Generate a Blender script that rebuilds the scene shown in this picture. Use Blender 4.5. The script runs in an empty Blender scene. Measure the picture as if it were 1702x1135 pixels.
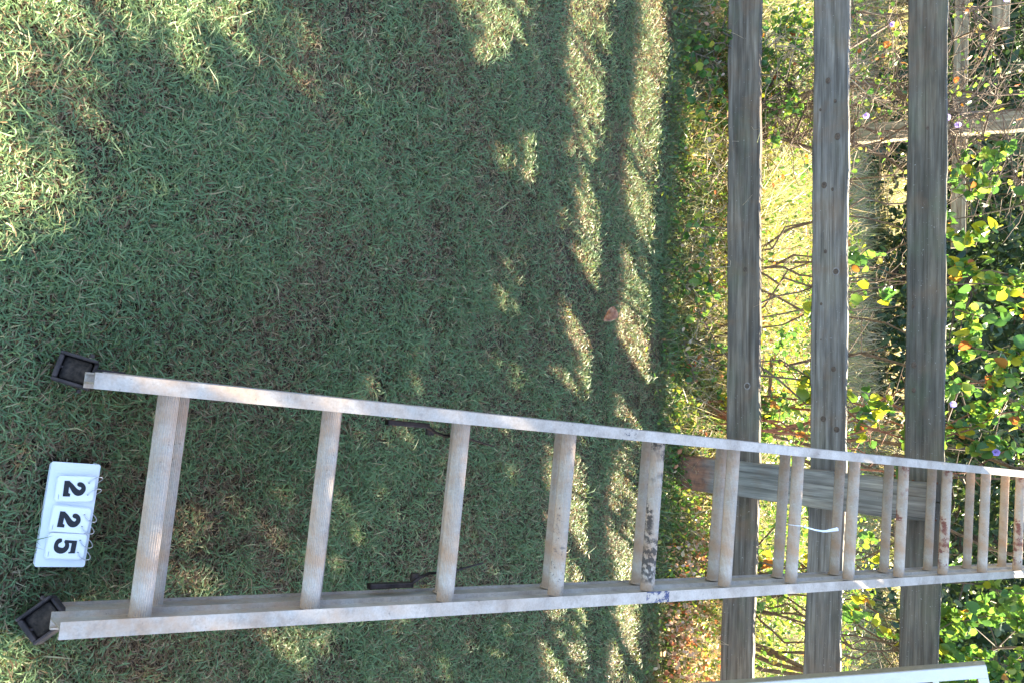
import bpy, math, random
import numpy as np
from mathutils import Vector, Matrix
R = math.radians
random.seed(7)
RNG = np.random.default_rng(11)
S = bpy.context.scene
COL = S.collection

# ---------------------------------------------------------------- camera
cam_d = bpy.data.cameras.new('camera')
cam = bpy.data.objects.new('camera', cam_d)
COL.objects.link(cam)
cx = Vector((-0.0330142, 0.5294227, 0.8477156))     # the photograph lies on its side: picture right is up
cy = Vector((-0.9994549, -0.0174880, -0.0280019))
cz = Vector((0.0, -0.8481779, 0.5297115))
cam.matrix_world = Matrix(((cx.x, cy.x, cz.x, 0.0), (cx.y, cy.y, cz.y, 0.0), (cx.z, cy.z, cz.z, 1.43), (0, 0, 0, 1)))
cam_d.sensor_width = 36.0
cam_d.lens = 30.67
cam_d.clip_start = 0.05
cam_d.clip_end = 400
S.camera = cam

# ---------------------------------------------------------------- sky, sun, exposure
SUN_EL, SUN_AZ = 30.5, 36.0
world = bpy.data.worlds.new('World')
S.world = world
world.use_nodes = True
wn = world.node_tree
bg = wn.nodes['Background']
sky = wn.nodes.new('ShaderNodeTexSky')
sky.sky_type = 'NISHITA'
sky.sun_disc = False
sky.sun_elevation = R(SUN_EL)
sky.sun_rotation = R(SUN_AZ)
wn.links.new(sky.outputs[0], bg.inputs[0])
bg.inputs[1].default_value = 0.082
sun_d = bpy.data.lights.new('sun', 'SUN')
sun_d.energy = 5.0
sun_d.angle = R(0.5)
sun_d.color = (1.0, 0.875, 0.64)
sun = bpy.data.objects.new('sun', sun_d)
COL.objects.link(sun)
to_sun = Vector((math.sin(R(SUN_AZ)) * math.cos(R(SUN_EL)), math.cos(R(SUN_AZ)) * math.cos(R(SUN_EL)), math.sin(R(SUN_EL))))
sun.rotation_euler = to_sun.to_track_quat('Z', 'Y').to_euler()
S.view_settings.view_transform = 'Standard'
S.view_settings.look = 'None'
S.view_settings.gamma = 1.0
S.view_settings.use_curve_mapping = False
S.view_settings.exposure = 3.2
try:
    S.cycles.max_bounces = 8
    S.cycles.transparent_max_bounces = 8
    S.cycles.use_denoising = True
except Exception:
    pass

# ---------------------------------------------------------------- materials
def nmat(name):
    m = bpy.data.materials.new(name)
    m.use_nodes = True
    nt = m.node_tree
    return m, nt, nt.nodes['Principled BSDF'], nt.nodes['Material Output']

def N(nt, kind, **kw):
    n = nt.nodes.new(kind)
    for k, v in kw.items():
        if k.startswith('i_'):
            key = k[2:]
            n.inputs[int(key) if key.isdigit() else key].default_value = v
        else:
            setattr(n, k, v)
    return n

def ramp(nt, fac, stops, interp='LINEAR'):
    r = nt.nodes.new('ShaderNodeValToRGB')
    r.color_ramp.interpolation = interp
    el = r.color_ramp.elements
    while len(el) < len(stops):
        el.new(0.5)
    for e, (p, c) in zip(el, stops):
        e.position = p
        e.color = (c[0], c[1], c[2], 1) if len(c) == 3 else c
    nt.links.new(fac, r.inputs[0])
    return r.outputs[0]

def mix(nt, fac, a, b, mode='MIX'):
    n = nt.nodes.new('ShaderNodeMixRGB')
    n.blend_type = mode
    for inp, v in ((0, fac), (1, a), (2, b)):
        if isinstance(v, (int, float)):
            n.inputs[inp].default_value = v
        elif isinstance(v, tuple):
            n.inputs[inp].default_value = (v[0], v[1], v[2], 1)
        else:
            nt.links.new(v, n.inputs[inp])
    return n.outputs[0]

def math_n(nt, op, a, b=None):
    n = nt.nodes.new('ShaderNodeMath')
    n.operation = op
    for i, v in ((0, a), (1, b)):
        if v is None:
            continue
        if isinstance(v, (int, float)):
            n.inputs[i].default_value = v
        else:
            nt.links.new(v, n.inputs[i])
    return n.outputs[0]

def coords(nt, scale=(1, 1, 1), shift=None, kind='Object', rand=False):
    tc = nt.nodes.new('ShaderNodeTexCoord')
    mp = nt.nodes.new('ShaderNodeMapping')
    mp.inputs['Scale'].default_value = scale
    nt.links.new(tc.outputs[kind], mp.inputs[0])
    if rand:
        oi = nt.nodes.new('ShaderNodeObjectInfo')
        mul = nt.nodes.new('ShaderNodeVectorMath')
        mul.operation = 'SCALE'
        mul.inputs[0].default_value = (37.0, 91.0, 53.0)
        nt.links.new(oi.outputs['Random'], mul.inputs['Scale'])
        nt.links.new(mul.outputs[0], mp.inputs['Location'])
    return mp.outputs[0]

def noise(nt, vec, scale, detail=4, rough=0.55, dist=0.0):
    n = N(nt, 'ShaderNodeTexNoise', i_Scale=scale, i_Detail=detail, i_Roughness=rough, i_Distortion=dist)
    nt.links.new(vec, n.inputs['Vector'])
    return n.outputs[0]

def bump(nt, bsdf, h, strength=0.3, dist=0.002):
    b = N(nt, 'ShaderNodeBump', i_Strength=strength, i_Distance=dist)
    nt.links.new(h, b.inputs['Height'])
    nt.links.new(b.outputs[0], bsdf.inputs['Normal'])

def m_leafy(name, stops, trans=0.45, rough=0.5, attr='tint', spec=0.4, vein=False, tmul=(1.12, 1.15, 0.62)):
    """thin leaf: colour from a per-leaf attribute (or object random), lets light through"""
    m, nt, b, out = nmat(name)
    if attr == 'random':
        oi = nt.nodes.new('ShaderNodeObjectInfo')
        f = oi.outputs['Random']
    else:
        a = N(nt, 'ShaderNodeAttribute', attribute_name=attr)
        f = a.outputs['Fac']
    c = ramp(nt, f, stops)
    if vein:
        v = coords(nt, (60, 60, 60))
        c = mix(nt, 0.35, c, ramp(nt, noise(nt, v, 1.0, 3), [(0.3, (0.5, 0.5, 0.5)), (0.75, (1.3, 1.2, 1.1))]), 'MULTIPLY')
    nt.links.new(c, b.inputs['Base Color'])
    b.inputs['Roughness'].default_value = rough
    b.inputs['Specular IOR Level'].default_value = spec
    tr = nt.nodes.new('ShaderNodeBsdfTranslucent')
    nt.links.new(mix(nt, 1.0, c, tmul, 'MULTIPLY'), tr.inputs[0])
    ms = nt.nodes.new('ShaderNodeMixShader')
    ms.inputs[0].default_value = trans
    nt.links.new(b.outputs[0], ms.inputs[1])
    nt.links.new(tr.outputs[0], ms.inputs[2])
    nt.links.new(ms.outputs[0], out.inputs[0])
    return m

M_GRASS = m_leafy('lawn_blade', [(0.0, (0.12, 0.075, 0.042)), (0.16, (0.25, 0.165, 0.095)), (0.25, (0.38, 0.29, 0.18)), (0.30, (0.16, 0.18, 0.075)),
                                 (0.60, (0.130, 0.222, 0.098)), (0.86, (0.20, 0.29, 0.135)), (0.94, (0.30, 0.33, 0.13)), (1.0, (0.50, 0.43, 0.27))], 0.38, 0.45, spec=0.42, tmul=(1.35, 1.2, 0.55))
M_MEADOW = m_leafy('dry_grass', [(0.0, (0.34, 0.24, 0.15)), (0.35, (0.52, 0.43, 0.28)), (0.55, (0.30, 0.31, 0.13)), (0.8, (0.22, 0.29, 0.10)), (1.0, (0.66, 0.58, 0.42))], 0.42, 0.45, tmul=(1.15, 1.1, 0.75))
M_WEED = m_leafy('weed_leaf', [(0.0, (0.05, 0.11, 0.03)), (0.35, (0.08, 0.18, 0.04)), (0.6, (0.17, 0.27, 0.05)), (0.78, (0.35, 0.35, 0.07)), (0.88, (0.33, 0.17, 0.07)),
                               (0.94, (0.42, 0.12, 0.06)), (1.0, (0.55, 0.44, 0.32))], 0.42, 0.35, tmul=(1.2, 1.15, 0.65))
M_VINE = m_leafy('vine_leaf', [(0.0, (0.06, 0.14, 0.05)), (0.45, (0.11, 0.22, 0.06)), (0.75, (0.20, 0.31, 0.07)), (0.9, (0.38, 0.40, 0.09)), (0.97, (0.45, 0.22, 0.04)), (1.0, (0.42, 0.09, 0.04))], 0.5, 0.35)
M_LEAF_G = m_leafy('green_leaf', [(0.0, (0.055, 0.15, 0.055)), (0.5, (0.10, 0.22, 0.06)), (1.0, (0.22, 0.33, 0.07))], 0.5, 0.33, 'random', vein=True)
M_LEAF_Y = m_leafy('yellow_leaf', [(0.0, (0.32, 0.38, 0.04)), (1.0, (0.50, 0.42, 0.05))], 0.5, 0.4, 'random', vein=True)
M_LEAF_R = m_leafy('orange_leaf', [(0.0, (0.42, 0.20, 0.06)), (1.0, (0.34, 0.10, 0.05))], 0.5, 0.45, 'random', vein=True)
M_LITTER = m_leafy('litter_leaf', [(0.0, (0.40, 0.14, 0.06)), (0.25, (0.52, 0.20, 0.09)), (0.5, (0.55, 0.36, 0.26)), (0.8, (0.62, 0.50, 0.40)), (1.0, (0.5, 0.40, 0.2))], 0.4, 0.4, tmul=(1.2, 1.0, 0.8))
M_DARK = m_leafy('evergreen_needles', [(0.0, (0.02, 0.045, 0.026)), (0.6, (0.05, 0.09, 0.042)), (1.0, (0.14, 0.18, 0.08))], 0.25, 0.5)
M_PETAL = m_leafy('petal', [(0.0, (0.45, 0.33, 0.85)), (1.0, (0.62, 0.50, 0.95))], 0.4, 0.5, 'random', tmul=(1.1, 1.0, 1.1))

def m_plain(name, col, rough=0.6, metal=0.0, nscale=30, var=0.35, bmp=0.2):
    m, nt, b, out = nmat(name)
    v = coords(nt, rand=True)
    n = noise(nt, v, nscale, 5)
    lo = tuple(c * (1 - var) for c in col)
    hi = tuple(min(1, c * (1 + var)) for c in col)
    nt.links.new(ramp(nt, n, [(0.3, lo), (0.7, hi)]), b.inputs['Base Color'])
    b.inputs['Roughness'].default_value = rough
    b.inputs['Metallic'].default_value = metal
    bump(nt, b, n, bmp)
    return m

def m_soil():
    m, nt, b, out = nmat('soil')
    v = coords(nt)
    n1 = noise(nt, v, 9, 6)
    n2 = noise(nt, v, 120, 4)
    c = ramp(nt, n1, [(0.3, (0.035, 0.024, 0.014)), (0.55, (0.075, 0.05, 0.03)), (0.75, (0.13, 0.095, 0.06))])
    c = mix(nt, 0.6, c, ramp(nt, n2, [(0.3, (0.4, 0.4, 0.4)), (0.7, (1.5, 1.4, 1.3))]), 'MULTIPLY')
    nt.links.new(c, b.inputs['Base Color'])
    b.inputs['Roughness'].default_value = 0.95
    bump(nt, b, n2, 0.8, 0.006)
    return m
M_SOIL = m_soil()

def m_field():
    m, nt, b, out = nmat('field_ground')
    v = coords(nt)
    n1 = noise(nt, v, 1.3, 6)
    n2 = noise(nt, v, 40, 5)
    c = ramp(nt, n1, [(0.3, (0.09, 0.10, 0.035)), (0.5, (0.22, 0.18, 0.09)), (0.7, (0.36, 0.29, 0.16))])
    c = mix(nt, 0.6, c, ramp(nt, n2, [(0.3, (0.4, 0.4, 0.35)), (0.7, (1.4, 1.35, 1.2))]), 'MULTIPLY')
    nt.links.new(c, b.inputs['Base Color'])
    b.inputs['Roughness'].default_value = 0.95
    bump(nt, b, n2, 0.8, 0.02)
    return m
M_FIELD = m_field()

def m_wood(name, dark, mid, light, clay=False, moss=0.3, warm=0.5):
    m, nt, b, out = nmat(name)
    v = coords(nt, (1, 1, 1), rand=True)
    vs = coords(nt, (2.2, 60, 60), rand=True)
    vf = coords(nt, (6, 260, 260), rand=True)
    big = noise(nt, coords(nt, (1.6, 5, 5), rand=True), 2.0, 4)
    grain = noise(nt, vs, 1.0, 6, 0.65, 0.6)
    fine = noise(nt, vf, 1.0, 3, 0.6)
    wv = N(nt, 'ShaderNodeTexWave', i_Scale=9.0, i_Distortion=7.0, i_Detail=3.0)
    wv.inputs['Detail Scale'].default_value = 1.2
    wv.bands_direction = 'Z'
    nt.links.new(coords(nt, (0.28, 1, 1), rand=True), wv.inputs['Vector'])
    grain = mix(nt, 0.13, grain, wv.outputs[0])
    c = ramp(nt, grain, [(0.24, dark), (0.47, mid), (0.76, light)])
    c = mix(nt, 0.8, c, ramp(nt, big, [(0.32, (0.60, 0.62, 0.64)), (0.5, (1.0, 1.0, 1.0)), (0.66, (1.45, 1.38, 1.28))]), 'MULTIPLY')
    c = mix(nt, 0.6, c, ramp(nt, fine, [(0.3, (0.55, 0.55, 0.55)), (0.7, (1.35, 1.35, 1.35))]), 'MULTIPLY')
    ck = noise(nt, coords(nt, (1.1, 150, 150), rand=True), 1.0, 2, 0.5, 0.3)
    c = mix(nt, math_n(nt, 'MULTIPLY', ramp(nt, ck, [(0.66, (0, 0, 0)), (0.70, (1, 1, 1))]), 0.6), c, (0.03, 0.025, 0.02))
    # reddish-brown weather stain and algae where rain has run
    st = noise(nt, v, 7.0, 5, 0.6, 0.4)
    c = mix(nt, math_n(nt, 'MULTIPLY', ramp(nt, st, [(0.52, (0, 0, 0)), (0.70, (1, 1, 1))]), warm), c, (0.19, 0.115, 0.07))
    gr = noise(nt, coords(nt, (2.0, 4, 4), rand=True), 2.5, 5)
    c = mix(nt, math_n(nt, 'MULTIPLY', ramp(nt, gr, [(0.5, (0, 0, 0)), (0.7, (1, 1, 1))]), moss), c, (0.10, 0.13, 0.08))
    # pale flecks
    fl = noise(nt, v, 150, 2, 0.5)
    c = mix(nt, math_n(nt, 'MULTIPLY', ramp(nt, fl, [(0.70, (0, 0, 0)), (0.76, (1, 1, 1))]), 0.5), c, (0.5, 0.5, 0.5))
    if clay:
        tc = nt.nodes.new('ShaderNodeTexCoord')
        sp = nt.nodes.new('ShaderNodeSeparateXYZ')
        nt.links.new(tc.outputs['Object'], sp.inputs[0])
        h = math_n(nt, 'ADD', math_n(nt, 'ADD', sp.outputs[0], 0.6), math_n(nt, 'MULTIPLY', noise(nt, v, 14, 4), 0.14))
        c = mix(nt, math_n(nt, 'MULTIPLY', ramp(nt, h, [(0.0, (1, 1, 1)), (0.40, (1, 1, 1)), (0.47, (0, 0, 0))]), 0.85), c,
                ramp(nt, noise(nt, v, 40, 4), [(0.35, (0.10, 0.045, 0.028)), (0.65, (0.27, 0.11, 0.055))]))
    nt.links.new(c, b.inputs['Base Color'])
    b.inputs['Roughness'].default_value = 0.82
    b.inputs['Specular IOR Level'].default_value = 0.3
    h = mix(nt, 0.5, grain, fine)
    bump(nt, b, h, 0.75, 0.004)
    return m
M_WOOD = m_wood('weathered_board', (0.055, 0.044, 0.036), (0.122, 0.103, 0.087), (0.225, 0.203, 0.180))
M_WOOD2 = m_wood('pale_board', (0.068, 0.058, 0.050), (0.150, 0.137, 0.124), (0.27, 0.256, 0.24), warm=0.4, moss=0.15)
M_WOOD3 = m_wood('mossy_board', (0.048, 0.042, 0.034), (0.102, 0.092, 0.077), (0.18, 0.172, 0.15), moss=0.4, warm=0.3)
M_POST = m_wood('weathered_post', (0.08, 0.075, 0.068), (0.19, 0.18, 0.165), (0.36, 0.35, 0.32), clay=True, moss=0.12, warm=0.45)
M_FARWOOD = m_wood('far_board', (0.10, 0.085, 0.06), (0.21, 0.18, 0.13), (0.40, 0.36, 0.29), moss=0.2)
M_KNOT = m_plain('knot_wood', (0.085, 0.06, 0.045), 0.8, nscale=120, var=0.5)
M_KNOTRING = m_plain('knot_ring_wood', (0.22, 0.20, 0.19), 0.8, nscale=160, var=0.4)
M_NAIL = m_plain('rusty_nail', (0.15, 0.06, 0.03), 0.8, 0.3)
M_BARK = m_plain('twig_bark', (0.13, 0.09, 0.065), 0.85, nscale=60, var=0.5)
M_BARK_RED = m_plain('reddish_bark', (0.24, 0.10, 0.06), 0.8, nscale=60, var=0.45)
M_BARK_PALE = m_plain('pale_stem', (0.42, 0.33, 0.24), 0.8, nscale=60, var=0.4)
M_BLACK = m_plain('dark_rubber', (0.034, 0.024, 0.024), 0.8, nscale=70, var=0.6, bmp=0.4)
M_MUD = m_plain('packed_mud', (0.035, 0.024, 0.018), 0.95, nscale=120, var=0.7, bmp=1.0)
M_IRON = m_plain('dark_iron', (0.060, 0.043, 0.038), 0.5, 0.6, nscale=60, var=0.5)

def m_alu(name, patches=(), top_only=False, alpha=0.85):
    """oxidised aluminium with grime; patches = (s0, s1, colour, noise scale, threshold, side) in ladder coordinates"""
    m, nt, b, out = nmat(name)
    v = coords(nt)
    tc = nt.nodes.new('ShaderNodeTexCoord')
    sp = nt.nodes.new('ShaderNodeSeparateXYZ')
    nt.links.new(tc.outputs['Object'], sp.inputs[0])
    n1 = noise(nt, v, 11, 5, 0.6)
    n2 = noise(nt, v, 260, 3, 0.6)
    c = ramp(nt, n1, [(0.28, (0.30, 0.252, 0.208)), (0.5, (0.46, 0.400, 0.342)), (0.72, (0.58, 0.525, 0.465))])
    c = mix(nt, 0.35, c, ramp(nt, n2, [(0.35, (0.65, 0.63, 0.62)), (0.65, (1.15, 1.14, 1.12))]), 'MULTIPLY')
    # tan soil film, thickest near the feet
    low = ramp(nt, sp.outputs[1], [(0.0, (1, 1, 1)), (0.75, (0.35, 0.35, 0.35)), (1.0, (0.12, 0.12, 0.12))])
    n3 = noise(nt, v, 17, 6, 0.65)
    f = math_n(nt, 'MULTIPLY', ramp(nt, n3, [(0.38, (0, 0, 0)), (0.68, (1, 1, 1))]), low)
    c = mix(nt, math_n(nt, 'MULTIPLY', f, 0.85), c, (0.46, 0.29, 0.18))
    n5 = noise(nt, v, 42, 6, 0.75)
    c = mix(nt, math_n(nt, 'MULTIPLY', ramp(nt, n5, [(0.52, (0, 0, 0)), (0.66, (1, 1, 1))]), 0.35), c, (0.20, 0.16, 0.13))
    n4 = noise(nt, v, 75, 4, 0.7)
    c = mix(nt, math_n(nt, 'MULTIPLY', ramp(nt, n4, [(0.66, (0, 0, 0)), (0.71, (1, 1, 1))]), 0.6), c, (0.09, 0.075, 0.07))
    for (s0, s1, col, sc, th, side) in patches:
        ins = math_n(nt, 'MULTIPLY', math_n(nt, 'GREATER_THAN', sp.outputs[1], s0), math_n(nt, 'LESS_THAN', sp.outputs[1], s1))
        if top_only:
            ins = math_n(nt, 'MULTIPLY', ins, math_n(nt, 'GREATER_THAN', sp.outputs[2], 0.034))
        if side:
            ins = math_n(nt, 'MULTIPLY', ins, math_n(nt, 'GREATER_THAN', math_n(nt, 'MULTIPLY', sp.outputs[0], side), 0.0))
        k = ramp(nt, noise(nt, coords(nt, (1, 0.8, 1)), sc, 6, 0.7), [(th, (0, 0, 0)), (th + 0.06, (1, 1, 1))])
        if not top_only:
            k = math_n(nt, 'MULTIPLY', k, ramp(nt, noise(nt, coords(nt, (1, 1, 1), None), 13, 3), [(0.47, (0, 0, 0)), (0.56, (1, 1, 1))]))
        c = mix(nt, math_n(nt, 'MULTIPLY', math_n(nt, 'MULTIPLY', ins, k), alpha), c, col)
    nt.links.new(c, b.inputs['Base Color'])
    b.inputs['Metallic'].default_value = 0.18
    nt.links.new(ramp(nt, n3, [(0.3, (0.42, 0.42, 0.42)), (0.7, (0.65, 0.65, 0.65))]), b.inputs['Roughness'])
    bump(nt, b, n2, 0.12, 0.0006)
    return m
M_ALU = m_alu('aluminium')
M_ALU_RAIL = m_alu('aluminium_rail', ((1.18, 1.262, (0.03, 0.045, 0.12), 60, 0.47, 1), (1.05, 1.10, (0.06, 0.06, 0.08), 110, 0.57, -1)), True, 1.0)
def m_rung(name, patches):
    return m_alu(name, patches)

def m_white(name, col=(0.74, 0.76, 0.80), rough=0.45, grain=False, chips=False):
    m, nt, b, out = nmat(name)
    v = coords(nt)
    n = noise(nt, v, 25, 4)
    c = ramp(nt, n, [(0.3, tuple(x * 0.93 for x in col)), (0.7, col)])
    if chips:
        ch = noise(nt, v, 16, 5, 0.7)
        c = mix(nt, ramp(nt, ch, [(0.70, (0, 0, 0)), (0.72, (1, 1, 1))]), c, (0.30, 0.17, 0.11))
    nt.links.new(c, b.inputs['Base Color'])
    b.inputs['Roughness'].default_value = rough
    if grain:
        g = noise(nt, coords(nt, (120, 120, 4)), 1.0, 4, 0.6)
        bump(nt, b, g, 0.8, 0.002)
    else:
        bump(nt, b, n, 0.05, 0.001)
    return m
M_WHITE = m_white('white_plastic', (0.70, 0.71, 0.73))
M_CARD = m_white('white_card', (0.80, 0.80, 0.80), 0.35)
M_PAINT = m_white('white_paint', (0.68, 0.70, 0.74), 0.5, grain=True, chips=True)
M_BEIGE = m_plain('bare_edge_wood', (0.30, 0.27, 0.21), 0.7, nscale=40, var=0.15)
M_INK = m_plain('black_print', (0.008, 0.008, 0.010), 0.4, var=0.0)
M_WIRE = m_plain('steel_wire', (0.62, 0.63, 0.66), 0.3, 0.9, var=0.1)
M_TIE = m_plain('white_strip', (0.75, 0.77, 0.82), 0.4, var=0.05)
def m_dead():
    m, nt, b, out = nmat('dead_leaf')
    v = coords(nt)
    c = ramp(nt, noise(nt, v, 55, 5), [(0.3, (0.16, 0.05, 0.02)), (0.55, (0.34, 0.13, 0.05)), (0.72, (0.5, 0.26, 0.14))])
    c = mix(nt, ramp(nt, noise(nt, v, 90, 2), [(0.66, (0, 0, 0)), (0.70, (1, 1, 1))]), c, (0.06, 0.02, 0.012))
    nt.links.new(c, b.inputs['Base Color'])
    b.inputs['Roughness'].default_value = 0.25
    return m
M_DEAD = m_dead()

# ---------------------------------------------------------------- object helpers
def mesh_from(name, verts, faces, mat, smooth=False, tint=None):
    me = bpy.data.meshes.new(name)
    me.from_pydata([tuple(v) for v in verts], [], faces)
    if mat:
        me.materials.append(mat)
    if smooth:
        me.polygons.foreach_set('use_smooth', [True] * len(me.polygons))
    if tint is not None:
        a = me.attributes.new('tint', 'FLOAT', 'FACE')
        a.data.foreach_set('value', np.asarray(tint, dtype=np.float32))
    me.update()
    return me

def mesh_np(name, V, F, mat, tint=None, smooth=False):
    """V (n,3); F list of (m,k) index arrays, tint per face in the same order"""
    me = bpy.data.meshes.new(name)
    V = np.asarray(V, dtype=np.float32)
    me.vertices.add(len(V))
    me.vertices.foreach_set('co', V.ravel())
    loops = np.concatenate([f.ravel() for f in F]).astype(np.int32)
    tot = np.concatenate([np.full(len(f), f.shape[1], np.int32) for f in F])
    start = np.concatenate([[0], np.cumsum(tot)[:-1]]).astype(np.int32)
    me.loops.add(len(loops))
    me.loops.foreach_set('vertex_index', loops)
    me.polygons.add(len(tot))
    me.polygons.foreach_set('loop_start', start)
    me.polygons.foreach_set('loop_total', tot)
    if smooth:
        me.polygons.foreach_set('use_smooth', np.ones(len(tot), bool))
    me.materials.append(mat)
    if tint is not None:
        a = me.attributes.new('tint', 'FLOAT', 'FACE')
        a.data.foreach_set('value', np.asarray(tint, dtype=np.float32))
    me.update(calc_edges=True)
    me.validate()
    return me

def link(name, me, parent=None, loc=None, mat3=None, label=None, cat=None, group=None, kind=None):
    o = bpy.data.objects.new(name, me)
    COL.objects.link(o)
    if mat3 is not None:
        o.matrix_basis = mat3
    if loc is not None:
        o.location = loc
    if parent is not None:
        o.parent = parent
    for k, v in (('label', label), ('category', cat), ('group', group), ('kind', kind)):
        if v:
            o[k] = v
    return o

def thing(name, label, cat, loc=(0, 0, 0), group=None, mat=None):
    return link(name, None, None, None if mat is not None else loc, mat, label, cat, group)

def frame(o, ax, ay, az):
    return Matrix(((ax[0], ay[0], az[0], o[0]), (ax[1], ay[1], az[1], o[1]), (ax[2], ay[2], az[2], o[2]), (0, 0, 0, 1)))

class MB:
    def __init__(s):
        s.v, s.f = [], []
    def box(s, x0, x1, y0, y1, z0, z1, rot=None, piv=(0, 0, 0)):
        k = len(s.v)
        P = [(x, y, z) for x in (x0, x1) for y in (y0, y1) for z in (z0, z1)]
        if rot is not None:
            P = [tuple(Vector(piv) + rot @ (Vector(p) - Vector(piv))) for p in P]
        s.v += P
        s.f += [(k + a, k + b, k + c, k + d) for a, b, c, d in ((0, 1, 3, 2), (4, 6, 7, 5), (0, 4, 5, 1), (2, 3, 7, 6), (0, 2, 6, 4), (1, 5, 7, 3))]
    def tube(s, pts, rad, n=6, cap=True):
        pts = [Vector(p) for p in pts]
        if not isinstance(rad, (list, tuple)):
            rad = [rad] * len(pts)
        k = len(s.v)
        up = Vector((0.13, 0.29, 0.95))
        for i, p in enumerate(pts):
            d = (pts[min(i + 1, len(pts) - 1)] - pts[max(i - 1, 0)])
            if d.length < 1e-9:
                d = Vector((0, 0, 1))
            d.normalize()
            a = d.cross(up)
            if a.length < 1e-3:
                a = d.cross(Vector((1, 0, 0)))
            a.normalize()
            b2 = d.cross(a)
            for j in range(n):
                t = 2 * math.pi * j / n
                s.v.append(tuple(p + (a * math.cos(t) + b2 * math.sin(t)) * rad[i]))
        for i in range(len(pts) - 1):
            for j in range(n):
                s.f.append((k + i * n + j, k + i * n + (j + 1) % n, k + (i + 1) * n + (j + 1) % n, k + (i + 1) * n + j))
        if cap:
            s.f.append(tuple(k + j for j in range(n))[::-1])
            e = k + (len(pts) - 1) * n
            s.f.append(tuple(e + j for j in range(n)))
    def prism(s, poly, z0, z1):
        k = len(s.v)
        n = len(poly)
        s.v += [(x, y, z0) for x, y in poly] + [(x, y, z1) for x, y in poly]
        s.f += [tuple(range(k + n - 1, k - 1, -1)), tuple(range(k + n, k + 2 * n))]
        s.f += [(k + i, k + (i + 1) % n, k + n + (i + 1) % n, k + n + i) for i in range(n)]
    def mesh(s, name, mat, smooth=False):
        return mesh_from(name, s.v, s.f, mat, smooth)
    def build(s, name, mat, parent=None, bevel=0, smooth=False, **kw):
        o = link(name, s.mesh(name, mat, smooth), parent, **kw)
        if bevel:
            bv = o.modifiers.new('bevel', 'BEVEL')
            bv.width = bevel
            bv.segments = 2
            bv.limit_method = 'ANGLE'
        return o

# ---------------------------------------------------------------- ground
def gz(x, y):
    """height of the lawn: soft undulation, a shallow ditch along the fence"""
    x = np.asarray(x, float)
    y = np.asarray(y, float)
    z = 0.006 * np.sin(2.1 * x + 1.3 * y) + 0.005 * np.sin(5.3 * x - 3.7 * y + 1.0) + 0.004 * np.sin(9.1 * x + 7.7 * y)
    z = z - 0.020 * np.exp(-((y - 3.68 - 0.06 * np.sin(3 * x) - 0.04 * np.sin(7.7 * x)) / 0.13) ** 2)
    return z - 0.012

def vnoise(x, y, s, seed=0):
    x = np.asarray(x) * s
    y = np.asarray(y) * s
    xi, yi = np.floor(x).astype(int), np.floor(y).astype(int)
    fx, fy = x - xi, y - yi
    fx, fy = fx * fx * (3 - 2 * fx), fy * fy * (3 - 2 * fy)
    def h(a, b):
        v = np.sin(a * 127.1 + b * 311.7 + seed * 74.7) * 43758.5453
        return v - np.floor(v)
    return (h(xi, yi) * (1 - fx) + h(xi + 1, yi) * fx) * (1 - fy) + (h(xi, yi + 1) * (1 - fx) + h(xi + 1, yi + 1) * fx) * fy

def sheet(name, x0, x1, y0, y1, nx, ny, mat, zf, kind='structure'):
    xs, ys = np.linspace(x0, x1, nx), np.linspace(y0, y1, ny)
    X, Y = np.meshgrid(xs, ys)
    V = np.stack([X.ravel(), Y.ravel(), zf(X.ravel(), Y.ravel())], 1)
    i = (np.arange(ny - 1)[:, None] * nx + np.arange(nx - 1)[None]).ravel()
    F = np.stack([i, i + 1, i + nx + 1, i + nx], 1)
    return link(name, mesh_np(name, V, [F], mat, smooth=True), kind=kind)

sheet('lawn_ground', -7, 7, -4, 4.02, 280, 180, M_SOIL, gz)
sheet('field', -60, 60, 4.02, 130, 100, 120, M_FIELD, lambda x, y: gz(x, 4.0) * 0 - 0.012 - 0.02 * np.sin(x * 0.7) * np.clip((y - 4.02) / 3, 0, 1))
sheet('ground', -150, 150, -120, 300, 4, 4, M_FIELD, lambda x, y: x * 0 - 0.30)

# ---------------------------------------------------------------- blades of grass as one numpy mesh
def blades(name, X, Y, Z, length, width, tint, mat, elev=(15, 65), curl=0.5, label=None, cat=None, parent=None, azim=None):
    n = len(X)
    az = RNG.uniform(0, 2 * np.pi, n) if azim is None else azim
    el = np.radians(RNG.uniform(elev[0], elev[1], n))
    d0 = np.stack([np.cos(az) * np.cos(el), np.sin(az) * np.cos(el), np.sin(el)], 1)
    el2 = el - RNG.uniform(0.1, 1.0, n) * curl * 1.6
    az2 = az + RNG.normal(0, 0.3, n)
    d1 = np.stack([np.cos(az2) * np.cos(el2), np.sin(az2) * np.cos(el2), np.sin(el2)], 1)
    side = np.stack([-np.sin(az), np.cos(az), RNG.normal(0, 0.45, n)], 1)
    side /= np.linalg.norm(side, axis=1)[:, None]
    P0 = np.stack([X, Y, Z], 1)
    L = length[:, None]
    W = width[:, None] * 0.5
    P1 = P0 + d0 * L * 0.45
    P2 = P1 + d1 * L * 0.55
    P2[:, 2] = np.maximum(P2[:, 2], P0[:, 2] - 0.002)
    V = np.empty((n, 5, 3), np.float32)
    V[:, 0] = P0 - side * W * 0.7
    V[:, 1] = P0 + side * W * 0.7
    V[:, 2] = P1 + side * W
    V[:, 3] = P1 - side * W
    V[:, 4] = P2
    k = np.arange(n)[:, None] * 5
    F4 = k + np.array([[0, 1, 2, 3]])
    F3 = k + np.array([[3, 2, 4]])
    me = mesh_np(name, V.reshape(-1, 3), [F4, F3], mat, np.concatenate([tint, tint]))
    return link(name, me, parent, label=label, cat=cat, kind='stuff')

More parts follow.
